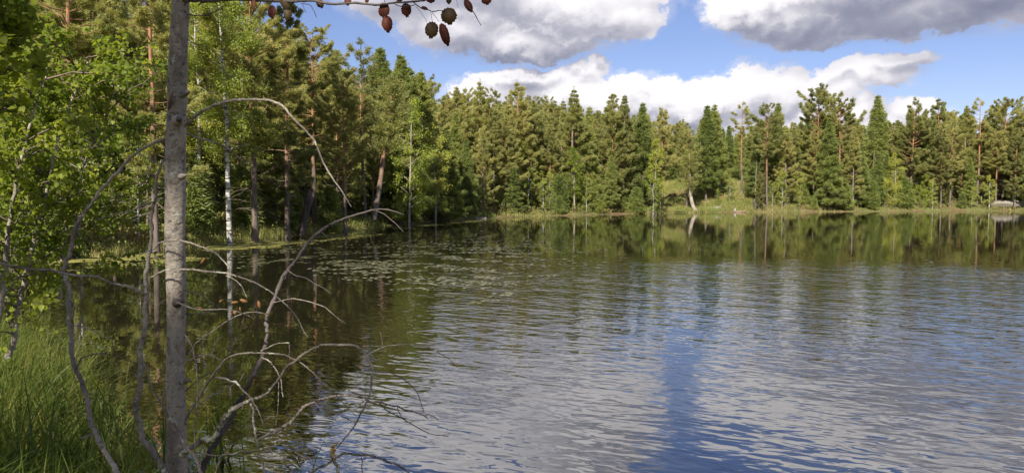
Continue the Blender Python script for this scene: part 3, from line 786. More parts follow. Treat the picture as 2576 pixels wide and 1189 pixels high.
# the rest of the forest: random stand, thinner towards the back
cnt = {'pine': 0, 'spruce': 0, 'birch': 0, 'bare': 0, 'young': 0}
tries = 0
while tries < 60000 and sum(cnt.values()) < 860:
    tries += 1
    D = rs.uniform(22, 150); X = rs.uniform(-90, 2690); x = (X - 1288) / F * D
    s = float(sds(x, D))
    if s < 0.4 or s > 40: continue
    if D < 22 + 0.0 and x > -14: continue
    if rs.rand() > math.exp(-s / 26): continue
    md = (1.15 if s < 10 else 1.5) * (1.3 if X < 1090 else 1.0)
    if any((x - a) ** 2 + (D - b) ** 2 < md * md for a, b in placed): continue
    bank = 1635 < X < 1890 and s < 18
    if bank: continue
    cap = CAM_H + (495 - np.interp(X, SKYX, SKYY)) / F * D - gh(x, D)
    H = min(cap * (rs.uniform(0.78, 1.0) if s < 12 else rs.uniform(.9, 1.03)), rs.uniform(11, 17.5))
    if s < 5: H *= rs.uniform(0.5, 1.0)
    near = D < 48
    zone = 'left' if X < 1090 else 'far'
    u = rs.rand()
    where = {'left': 'packed among others along the left shore', 'far': 'packed among others along the far shore'}[zone]
    low = rs.rand() < (0.62 if s < 2.5 else 0.34 if s < 9 else 0.14)
    if low:
        if cnt['young'] > 290: continue
        cnt['young'] += 1
        if rs.rand() < 0.6: plant(f'youngspruce{rs.randint(3)}', 'young_spruce', x, D, rs.uniform(1.5, 4.2), 'low young spruce ' + where, 'spruce', 'young spruces under the ' + zone + ' forest')
        else: plant(f'youngbirch{rs.randint(3)}', 'young_birch', x, D, rs.uniform(2, 5), 'small leafy young birch ' + where, 'birch', 'young birches under the ' + zone + ' forest')
        placed.append((x, D)); continue
    if H < 3.5: continue
    if u < (0.74 if s < 13 else .5) and cnt['pine'] < 268:
        cnt['pine'] += 1
        if near: key = rs.choice(['pine_near0', 'pine_near1', 'pine_near2', 'pine_high0', 'pine_high1', 'pine_high2'])
        else: key = rs.choice(['pine_far0', 'pine_far1', 'pine_far2', 'pine_far3', 'pine_far4', 'pine_high0', 'pine_high1'] if s > 6 else ['pine_far0', 'pine_far1', 'pine_far2', 'pine_far3', 'pine_far4'])
        plant(key, 'pine_tree', x, D, H, 'ordinary olive green pine ' + where, 'pine', 'pines of the ' + zone + ' forest')
    elif u < 0.86 and cnt['spruce'] < 260:
        cnt['spruce'] += 1
        key = f'spruce_near{rs.randint(2)}' if near else f'spruce_far{rs.randint(4)}'
        plant(key, 'spruce_tree', x, D, H * rs.uniform(.7, 1), 'ordinary dark green spruce ' + where, 'spruce', 'spruces of the ' + zone + ' forest')
    elif u < 0.90:
        cnt['birch'] += 1
        key = f'birch_near{rs.randint(2)}' if near else f'birch_far{rs.randint(3)}'
        plant(key, 'birch_tree', x, D, H * rs.uniform(.55, .9), 'ordinary light green birch ' + where, 'birch', 'birches of the ' + zone + ' forest')
    else:
        cnt['bare'] += 1
        plant(f'bare{rs.randint(2)}', 'dead_tree', x, D, min(H, rs.uniform(4, 8)), 'thin bare grey dead tree ' + where, 'dead tree', 'dead trees of the ' + zone + ' forest')
    placed.append((x, D))
print('forest', cnt)

# trees on the bank behind the camera that shade the foreground
rs = np.random.RandomState(99)
for key, x, y, H, lab in [('spruce_near0', -9.5, -1.0, 9, 'spruce on the bank well left of the viewer'), ('spruce_near0', 2.2, -6.5, 10, 'spruce on the bank behind the viewer to the right'), ('birch_far0', -5.1, -4.4, 8.5, 'birch close behind the viewer'),
                          ('pine_thin', -5.3, -8.2, 12.0, 'thin pine on the bank behind the viewer, nearest the water'), ('birch_near0', -2.2, -5.4, 8.5, 'birch on the bank behind the viewer'),
                          ('birch_near1', -8.6, -3.4, 8.0, 'birch on the bank left of the viewer'), ('pine_near1', -1.0, -9.5, 13, 'pine on the bank far behind the viewer')]:
    plant(key, {'p': 'pine_tree', 'b': 'birch_tree', 's': 'spruce_tree'}[key[0]], x, y, H, lab, {'p': 'pine', 'b': 'birch', 's': 'spruce'}[key[0]])

# ------------------------------------------------------------------ leaning trunks, snags, stumps, rock
def leaning(name, pts, rr, mat, label, cat, extra=None, crownspec=None):
    """a thing whose trunk follows given points"""
    b0 = Vector(pts[0]); r = root(name, b0, label, cat)
    bf = Buf(); P = np.array([Vector(p) - b0 for p in pts])
    tt = np.linspace(0, 1, len(P)); t2 = np.linspace(0, 1, len(P) * 4)
    P2 = np.stack([np.interp(t2, tt, P[:, c]) for c in range(3)], -1); R2 = np.interp(t2, tt, rr)
    P2[1:-1] = (P2[:-2] + P2[1:-1] * 2 + P2[2:]) / 4
    bf.tube(P2, R2, 10)
    if extra:
        rng = np.random.RandomState(len(label))
        for q in range(extra):
            k_ = rng.randint(len(P2) // 4, len(P2)); d = nrm(rng.normal(0, 1, 3) + [0, 0, .2]); L = rng.uniform(.3, 1.1)
            bf.tube([P2[k_], P2[k_] + d * L * .6, P2[k_] + d * L], [.02, .013, .006], 4)
    obj('trunk', bf.mesh('trunk', True), mat, r)
    if crownspec:
        cb = Buf(); rng = np.random.RandomState(5)
        a, b_, Rc, nn, mt = crownspec
        t3 = rng.uniform(a, b_, nn); C_ = np.stack([np.interp(t3, tt, P[:, c]) for c in range(3)], -1)
        pr = np.sin(np.pi * np.clip((t3 - a) / (b_ - a) * .85 + .12, 0, 1)) ** .6
        th = rng.uniform(0, 6.28, nn); rr_ = Rc * pr * rng.uniform(.25, 1, nn)
        C_ = C_ + np.stack([np.cos(th) * rr_, np.sin(th) * rr_, rng.normal(0, .2, nn) + rr_ * .15], -1)
        Dd = nrm(np.stack([np.cos(th), np.sin(th), np.full(nn, .3)], -1))
        for c0, d0 in zip(C_[::3], Dd[::3]): pass
        offs = (np.arange(5) / 5.0 * .45)[None, :, None] * Dd[:, None] * -1
        PP = (C_[:, None] + offs).reshape(-1, 3); DD = np.repeat(Dd, 5, 0)
        tufts(cb, PP, DD, 12, .15, .042, .6, rng, .25)
        obj('crown', cb.mesh('crown'), mt, r)
    return r

leaning('pine_tree', [at(940, 552, 42), at(955, 470, 42), at(966, 380, 42.3), at(980, 290, 42.6), at(986, 205, 43)], [.17, .14, .12, .10, .05], M['pinebark'],
        'pine leaning right with a dark red curved trunk and sunlit crown on the left shore', 'pine', 8, (0.50, 1.0, 1.3, 330, M['pine']))
leaning('tree_snag', [at(757, 592, 38), at(763, 560, 38), at(770, 530, 38), at(776, 505, 38), at(778, 482, 38)], [.20, .17, .18, .21, .12], M['darkwood'],
        'thick black broken snag leaning over the left waterline', 'snag', 10)
leaning('pale_leaning_pine', [at(1750, 533, 96), at(1742, 515, 96.2), at(1737, 490, 96.6), at(1735, 440, 97), at(1734, 380, 97.5)], [.28, .24, .20, .16, .08], M['deadwood'],
        'pale trunk curving out of the far waterline at the left foot of the grass bank', 'pine', 5, (0.55, 1.0, 1.6, 300, M['pine']))
leaning('black_snag', [at(1900, 536, 100), at(1901, 522, 100), at(1899, 504, 100)], [.34, .30, .26], M['darkwood'], 'short black and grey broken trunk at the waterline right of the grass bank', 'snag')
leaning('tree_stump', [at(1848, 534, 98.5), at(1849, 525, 98.5)], [.2, .16], M['deadwood'], 'small pale stump at the foot of the grass bank', 'stump')
leaning('fallen_log', [at(1852, 533, 98), at(1875, 532, 97.6)], [.13, .10], M['pinebark_grey'], 'grey log lying at the waterline beside the small pale stump', 'log')
leaning('fallen_log', [at(1195, 549, 69), at(1222, 549, 69.5)], [.12, .1], M['deadwood'], 'grey log lying in the shade at the lake corner', 'log')

def rock(x, y, sx, sy, sz, seed, label):
    import bmesh
    rng = np.random.RandomState(seed); bm = bmesh.new(); bmesh.ops.create_icosphere(bm, subdivisions=4, radius=1)
    for v in bm.verts:
        c = v.co
        k = 1 + 0.18 * math.sin(c.x * 3.1 + seed) + 0.14 * math.sin(c.y * 4.3 + c.z * 2 + seed) + 0.08 * math.sin(c.x * 9 + c.y * 8)
        v.co = Vector((c.x * sx * k, c.y * sy * k, max(-.3, min(c.z, .62)) * sz * k))
    me_ = bpy.data.meshes.new('rock'); bm.to_mesh(me_); bm.free()
    for p in me_.polygons: p.use_smooth = True
    o = obj('boulder', me_, M['rock']); o.location = (x, y, gh(x, y)); o['label'] = label; o['category'] = 'rock'
rock(73.5, 111.5, 3.4, 2.6, .9, 3, 'long flat grey rock slab on the shore at the right edge')
rock(67.0, 111.5, 1.0, 1.0, .5, 4, 'small round grey rock left of the long slab')
rock(26.5, 99.5, .9, .7, .4, 6, 'low pale stone at the foot of the grass bank')
rock(55, 110, 1.6, 1.0, .9, 8, 'mossy rock in the grass left of the tall grey-trunked pine')

# ------------------------------------------------------------------ ground cover
def scatter(n, cond, seed, dmin=16, dmax=150, xl=-140, xr=2720):
    rng = np.random.RandomState(seed); out_ = []
    tot = 0
    while tot < n:
        D = np.exp(rng.uniform(np.log(dmin), np.log(dmax), 20000)); X = rng.uniform(xl, xr, 20000); x = (X - 1288) / F * D
        s = sds(x, D); k = cond(s, x, D, X, rng)
        out_.append(np.stack([x[k], D[k], s[k]], -1)); tot += k.sum()
        if len(out_) > 60: break
    return np.concatenate(out_)[:n], rng

# low shrubs and moss hummocks: leafy sprays hugging the ground
pts, rng = scatter(16000, lambda s, x, D, X, r: (s > 0.3) & (s < 30) & (r.rand(len(s)) < np.exp(-s / 14)), 31)
z = ghs(pts[:, 0], pts[:, 1]); Pg = np.stack([pts[:, 0], pts[:, 1], z], -1)
bf = Buf(); hh = (0.10 + 0.35 * rng.rand(len(Pg)) ** 2) * np.where((pts[:, 2] < 5) & (pts[:, 1] > 60) & (fbm2(pts[:, 0], pts[:, 1], 61, 3, 5.0) > -.05), 2.6, 1.0)
for lay in range(3):
    Pl = Pg + np.stack([rng.normal(0, .22, len(Pg)), rng.normal(0, .22, len(Pg)), hh * (lay / 2.5)], -1)
    tufts(bf, Pl, np.tile([0, 0, 1.0], (len(Pl), 1)), 5, 0.17, 0.085, 0.7, rng, 0.1, quad=True)
obj('undergrowth', bf.mesh('undergrowth'), M['under'], kind='stuff', label='low berry shrubs and moss along the far and left shore', category='undergrowth')

def blades(buf, P, H, W, rng, bend=0.4, seg=3):
    n = len(P); az = rng.uniform(0, 6.28, n); d = np.stack([np.cos(az), np.sin(az), np.zeros(n)], -1); sd_ = np.stack([-np.sin(az), np.cos(az), np.zeros(n)], -1)
    a2 = rng.uniform(0, 6.28, n); sd_ = np.stack([np.cos(a2), np.sin(a2), np.zeros(n)], -1)
    b = bend * rng.uniform(.1, 1.4, n); rows = []
    for k in range(seg + 1):
        t = k / seg; c = P + d * (H * b * t ** 2)[:, None] + np.array([0, 0, 1]) * (H * t * (1 - 0.35 * b * t * t))[:, None]
        wv = (W * (1 - t ** 1.5) * .5 + 0.0006)[:, None] * sd_
        rows += [c - wv, c + wv]
    V = np.stack(rows, 1).reshape(-1, 3); m = 2 * (seg + 1); base = np.arange(n)[:, None] * m
    Fq = np.concatenate([np.stack([base[:, 0] + 2 * k, base[:, 0] + 2 * k + 1, base[:, 0] + 2 * k + 3, base[:, 0] + 2 * k + 2], -1) for k in range(seg)])
    buf.add(V, Fq)

# grass and sedge along the water's edge
pts, rng = scatter(30000, lambda s, x, D, X, r: (s > -0.3) & (s < 2.2) & (r.rand(len(s)) < np.exp(-np.abs(s - .1) / .6)) & (fbm2(x, D, 17, 2, 3.0) > -.22), 32, 19)
clump = fbm2(pts[:, 0], pts[:, 1], 9, 3, 2.5)
z = np.maximum(ghs(pts[:, 0], pts[:, 1]), -0.05)
bf = Buf(); blades(bf, np.stack([pts[:, 0], pts[:, 1], z], -1), np.clip(np.where(pts[:, 1] > 60, .22, .38) + clump * .45 + rng.normal(0, .1, len(pts)), .08, 1.0), np.where(pts[:, 1] > 60, .035, .018), rng, .45)
obj('shore_grass', bf.mesh('shore_grass'), M['shoregrass'], kind='stuff', label='green and straw-coloured sedge fringing the shoreline', category='grass')
# dry grass on the sunny bank
pts, rng = scatter(22000, lambda s, x, D, X, r: (s > 0.5) & (s < 19) & (np.abs(X - 1770 - r.normal(0, 30, len(s))) < 140), 33, 90, 118, 1600, 2050)
z = ghs(pts[:, 0], pts[:, 1]); bf = Buf()
blades(bf, np.stack([pts[:, 0], pts[:, 1], z], -1), rng.uniform(.2, .6, len(pts)), np.full(len(pts), .04), rng, .5)
obj('bank_grass', bf.mesh('bank_grass'), M['shoregrass'], kind='stuff', label='sunlit dry grass covering the bank on the far shore', category='grass')

# foreground grass and reeds on the near bank at the left
rng = np.random.RandomState(77)
P0 = []
while len(P0) < 8000:
    D = rng.uniform(2.9, 12.5); X = rng.uniform(-250, 860); x = (X - 1288) / F * D
    s = float(sds(x, D))
    if s < -0.9 or s > 3.2: continue
    if s < 0 and rng.rand() > math.exp(s / .45): continue
    if X > 120 and rng.rand() > (.55 if X < 330 else .28 if X < 520 else .10): continue
    P0.append((x, D, max(gh(x, D), -.15)))
P0 = np.array(P0)
cl = fbm2(P0[:, 0], P0[:, 1], 21, 3, 1.1)
bf = Buf(); blades(bf, P0, np.clip(np.where(P0[:, 0] < -1.9 - .25 * P0[:, 1], .58, .36) + cl * .55 + rng.normal(0, .12, len(P0)), .08, 1.15), rng.uniform(.003, .009, len(P0)), rng, 1.0, 5)
obj('bank_grass_near', bf.mesh('bank_grass_near'), M['grass'], kind='stuff', label='long tangled green grass on the near bank at lower left', category='grass')
sel = P0[rng.rand(len(P0)) < .09]
bf = Buf(); blades(bf, sel, rng.uniform(.2, .6, len(sel)), rng.uniform(.003, .007, len(sel)), rng, 1.5, 5)
obj('dead_grass', bf.mesh('dead_grass'), flat('straw', (0.20, 0.13, 0.05), (0.40, 0.30, 0.14), 9, .8, .3), kind='stuff', label='bent straw-brown dead stalks among the near green grass', category='grass')
sel = P0[rng.rand(len(P0)) < .035]
bf = Buf(); 
for q in range(6): blades(bf, sel + rng.normal(0, .02, sel.shape) * [1, 1, 0], np.clip(rng.uniform(.45, .95, len(sel)), .3, 1.0), rng.uniform(.012, .020, len(sel)), rng, .55, 5)
obj('reeds', bf.mesh('reeds'), M['grass'], kind='stuff', label='broad-bladed green reeds standing in the shallows at the left', category='reeds')
# leafy low plants at the lower left corner
sel = P0[(P0[:, 0] < -1.9)]; sel = sel[rng.rand(len(sel)) < .25]
bf = Buf(); tufts(bf, sel + np.array([0, 0, .08]), np.tile([0, 0, 1.0], (len(sel), 1)), 9, .055, .03, .9, rng, .3, quad=True)
obj('herbs', bf.mesh('herbs'), M['under'], kind='stuff', label='small leafy herbs between the grass on the near bank', category='herbs')

# ------------------------------------------------------------------ lily pads and weed mats
def pad_mesh(seed):
    rng = np.random.RandomState(seed); n = 12
    th = np.linspace(0.25, 2 * np.pi - 0.25, n); r = 1 + rng.normal(0, .05, n)
    V = [(0, 0, 0.0)] + [(r[k] * math.cos(th[k]), r[k] * math.sin(th[k]) * .85, 0.05 * rng.uniform(-.2, .5)) for k in range(n)]
    V += [(v[0] * .97, v[1] * .97, v[2] - 0.05) for v in V]
    Fs = [(0, k, k + 1) for k in range(1, n)] + [(n + 1, n + 2 + k, n + 1 + k) for k in range(1, n)]
    Qd = [(k, n + 1 + k, n + 2 + k, k + 1) for k in range(1, n)] + [(0, n + 1, n + 2, 1), (n, 2 * n + 1, n + 1, 0)]
    return mesh_np('lily_pad', V, [np.array(Fs), np.array(Qd)])
pads = []
rng = np.random.RandomState(55)
# patch centres seen on the water: (x, y, spread x, spread y, number)
PATCH = [(1000, 628, 210, 26, 420), (1150, 650, 190, 34, 480), (1020, 680, 170, 28, 330), (1210, 700, 120, 20, 190), (1320, 640, 200, 28, 260), (900, 660, 110, 24, 300), (760, 640, 110, 20, 200),
         (1240, 620, 200, 16, 240), (1200, 590, 200, 14, 260), (1400, 600, 200, 18, 90), (1060, 722, 90, 8, 34), (1250, 742, 60, 6, 22), (1190, 760, 40, 5, 10), (680, 660, 90, 16, 120),
         (1700, 600, 260, 22, 60), (2100, 596, 260, 20, 70), (2400, 600, 150, 20, 46), (2080, 572, 200, 8, 60), (2420, 660, 120, 12, 14)]
for X0, Y0, sx, sy, n in PATCH:
    for q in range(n):
        for tr_ in range(8):
            X = X0 + rng.normal(0, sx * .6); Y = Y0 + rng.normal(0, sy * .6)
            if Y < 540: continue
            D = CAM_H * F / (Y - 495); x = (X - 1288) / F * D
            if float(sds(x, D)) < -0.2 and fbm2(np.array([x * .8]), np.array([D * 1.0]), 40, 4, .55)[0] > 0.02: break
        else: continue
        pads.append((x, D, rng.uniform(.04, .075)))
pads.sort(key=lambda p: p[1] / p[2])
PM = [pad_mesh(k) for k in range(4)]
for k, (x, y, r) in enumerate(pads[:290]):
    o = bpy.data.objects.new('lily_pad', PM[k % 4]); COL.objects.link(o)
    if not PM[k % 4].materials: PM[k % 4].materials.append(M['pad'])
    o.location = (x, y, 0.006 + 0.0002 * (k % 7)); o.scale = (r, r, r); o.rotation_euler = (rng.normal(0, .02), rng.normal(0, .02), rng.uniform(0, 6.28))
    o['label'] = 'single pale lily pad floating near others on the open water'; o['category'] = 'lily pad'; o['group'] = 'lily pads floating on the lake'
bf = Buf()
pv = np.empty(len(PM[0].vertices) * 3, np.float32); PM[0].vertices.foreach_get('co', pv); pv = pv.reshape(-1, 3)
pf = np.array([list(p.vertices) for p in PM[0].polygons if len(p.vertices) == 3])
for (x, y, r) in pads[290:]:
    a = rng.uniform(0, 6.28); ca, sa = math.cos(a), math.sin(a)
    Vr = pv.copy() * r; bf.add(np.stack([Vr[:, 0] * ca - Vr[:, 1] * sa + x, Vr[:, 0] * sa + Vr[:, 1] * ca + y, Vr[:, 2] + .007], -1), pf)
obj('far_lily_pads', bf.mesh('far_lily_pads'), M['pad'], kind='stuff', label='many tiny lily pads farther out towards the shore', category='lily pads')
# yellowish mats of weed and floating leaves close under the left shore
bf = Buf(); n = 0; rng = np.random.RandomState(8)
while n < 9000:
    D = math.exp(rng.uniform(math.log(20), math.log(70))); X = rng.uniform(120, 1300); x = (X - 1288) / F * D
    s = float(sds(x, D))
    if s > -.1 or s < -4.2 * (0.5 + rng.rand() * .5): continue
    if fbm2(np.array([x * 1.4]), np.array([D * .8]), 44, 3, 1.6)[0] < -0.02: continue
    a = rng.uniform(0, 3.14); L = rng.uniform(.05, .16); Wd = rng.uniform(.02, .05)
    d = np.array([math.cos(a), math.sin(a), 0]); e = np.array([-d[1], d[0], 0]); c = np.array([x, D, .006])
    bf.add([c - d * L, c - e * Wd, c + d * L + [0, 0, .004], c + e * Wd], [[0, 1, 2, 3]]); n += 1
obj('pondweed', bf.mesh('pondweed'), M['mat'], kind='stuff', label='yellow-green weed floating close under the left shore', category='pondweed')

# ------------------------------------------------------------------ foreground: grey dead aspen with bare branches
ta = root('dead_aspen', at(447, 1290, 2.62), 'bare grey young aspen trunk with many dead curving branches in the left foreground', 'tree')
ta0 = Vector(ta.location)

def curve_pts(pts, dep, n=6):
    """smooth 3D polyline through layout points, with depth running from dep[0] to dep[1]"""
    P = np.array([p[:2] for p in pts], float); m = len(P)
    L = np.concatenate([[0], np.cumsum(np.linalg.norm(np.diff(P, axis=0), axis=1))]); L /= L[-1]
    tq = np.linspace(0, 1, max(8, m * n))
    # Catmull-like smoothing by interpolating then averaging
    X = np.interp(tq, L, P[:, 0]); Y = np.interp(tq, L, P[:, 1])
    for _ in range(2):
        X[1:-1] = (X[:-2] + 2 * X[1:-1] + X[2:]) / 4; Y[1:-1] = (Y[:-2] + 2 * Y[1:-1] + Y[2:]) / 4
    Dq = dep[0] + (dep[1] - dep[0]) * tq
    return np.array([at(a, b, d) for a, b, d in zip(X, Y, Dq)]), Dq, tq

brng = np.random.RandomState(13)
def limb(name, pts, r, dep, mat, parent=None, sides=8, knots=True):
    par = parent or ta
    W3, Dq, tq = curve_pts(pts, dep)
    rr = np.interp(tq, np.linspace(0, 1, len(r)), r) * Dq / F
    rr = rr * 0.86 * (1 + brng.normal(0, .09, len(rr)))
    kk = brng.normal(0, 1, (len(pts) + 2, 3)); kw = np.stack([np.interp(tq, np.linspace(0, 1, len(kk)), kk[:, c]) for c in range(3)], -1)
    W3 = W3 + brng.normal(0, 1, W3.shape) * (rr * .20)[:, None] + kw * (rr * .8)[:, None]
    bf = Buf(); bf.tube(W3 - np.array(ta0), rr, sides)
    if knots:
        for q in range(max(2, len(W3) // 7)):
            k_ = brng.randint(1, len(W3) - 1); d = nrm(brng.normal(0, 1, 3)); L = rr[k_] * brng.uniform(1.6, 3.6); o = W3[k_] - np.array(ta0)
            bf.tube([o, o + d * L], [rr[k_] * .45, rr[k_] * .25], 5)
    o = obj(name, bf.mesh(name, True), mat, par)
    return o

# trunk with uneven outline, from ground to above the frame
tr_pts = [(447, 1290), (444, 1189), (444, 1120), (446, 1040), (441, 950), (443, 850), (444, 700), (440, 590), (440, 480), (441, 400), (445, 300), (446, 220), (447, 125), (456, 0), (462, -120), (470, -300), (480, -520)]
tr_r = [36, 30, 28, 26, 24.5, 23.5, 24.5, 24, 24.5, 24.5, 23, 23.5, 23, 21, 19, 15, 10]
P = np.array(tr_pts, float); tq = np.linspace(0, 1, 110)
Lc = np.concatenate([[0], np.cumsum(np.linalg.norm(np.diff(P, axis=0), axis=1))]); Lc /= Lc[-1]
X = np.interp(tq, Lc, P[:, 0]); Y = np.interp(tq, Lc, P[:, 1]); R_ = np.interp(tq, Lc, tr_r)
for _ in range(4):
    X[1:-1] = (X[:-2] + 2 * X[1:-1] + X[2:]) / 4; R_[1:-1] = (R_[:-2] + 2 * R_[1:-1] + R_[2:]) / 4
W3 = np.array([at(a, b, 2.62 - .2 * t) for a, b, t in zip(X, Y, tq)])
sides = 28; th = np.arange(sides) * 2 * np.pi / sides
rrm = (R_ * 2.42 / F)[:, None] * (1 + .05 * np.sin(2 * th[None] + tq[:, None] * 9) + .035 * np.sin(3 * th[None] - tq[:, None] * 31) + brng.normal(0, .012, (len(tq), sides)))
bf = Buf(); bf.tube(W3 - np.array(ta0), rrm, sides)
obj('trunk', bf.mesh('trunk', True), M['aspen'], ta)

# stub, knot hole, brown split
def stub(pts, r, mat, name='branch_stub'):
    W_ = np.array([at(*p) for p in pts]); bf = Buf(); bf.tube(W_ - np.array(ta0), np.array(r) * 2.4 / F, 12); obj(name, bf.mesh(name, True), mat, ta)
stub([(458, 238, 2.45), (468, 234, 2.425), (474, 231, 2.415)], [10, 7.5, 4], M['aspen_branch'])
stub([(446, 304, 2.475), (449, 301, 2.44), (450, 300, 2.42)], [15, 11, 8], M['aspen'])
stub([(450, 300, 2.415), (450.5, 299.5, 2.408)], [8, 6], M['darkwood'], 'knot_hole')
stub([(455, 445, 2.47), (462, 443, 2.43), (466, 441, 2.42)], [9, 6, 4], M['aspen'])
stub([(446, 762, 2.50), (448, 762, 2.47), (449, 763, 2.455)], [13, 9, 5], M['darkwood'], 'knot_hole')
stub([(425, 285, 2.50), (427, 262, 2.475), (430, 245, 2.46), (436, 230, 2.455)], [3, 4.5, 4.5, 2], M['fungus'] if False else flat('split_bark', (0.13, .07, .045), (.2, .11, .07)), 'bark_split')
stub([(463, 958, 2.52), (476, 954, 2.46)], [10, 4], M['aspen'])

A_, L_, K_ = M['aspen_branch'], M['lichen_branch'], M['dark_branch']
# stems
limb('stem', [(335, 1250), (296, 1189), (266, 1142), (245, 1092), (222, 1038), (207, 979), (192, 920), (177, 861), (169, 752), (166, 681), (177, 628), (189, 583), (200, 555), (235, 510), (280, 450), (325, 400), (370, 370), (420, 343)], [9.5, 8, 7, 6.5, 6.5, 6.3, 5.5, 4.5, 4, 3.5], (2.35, 2.55), A_)
limb('stem', [(436, 1230), (414, 1183), (393, 1157), (370, 1121), (352, 1074), (340, 1026), (340, 979), (352, 920), (355, 867), (361, 811), (367, 737), (373, 678), (379, 589), (381, 515), (385, 500), (397, 440), (414, 405)], [11, 9.5, 8, 7.5, 7, 6.5, 6, 5.5, 4.5, 4], (2.50, 2.56), L_ if False else A_)
limb('stem', [(480, 1225), (513, 1163), (546, 1118), (587, 1056), (617, 1003), (641, 932), (661, 867), (670, 826), (685, 767), (709, 707), (741, 654), (783, 601), (837, 565), (894, 541), (944, 528), (974, 528), (1018, 540)], [10, 9, 8, 7.5, 6.8, 6, 5, 4.2, 3, 1.6], (2.75, 2.95), K_)
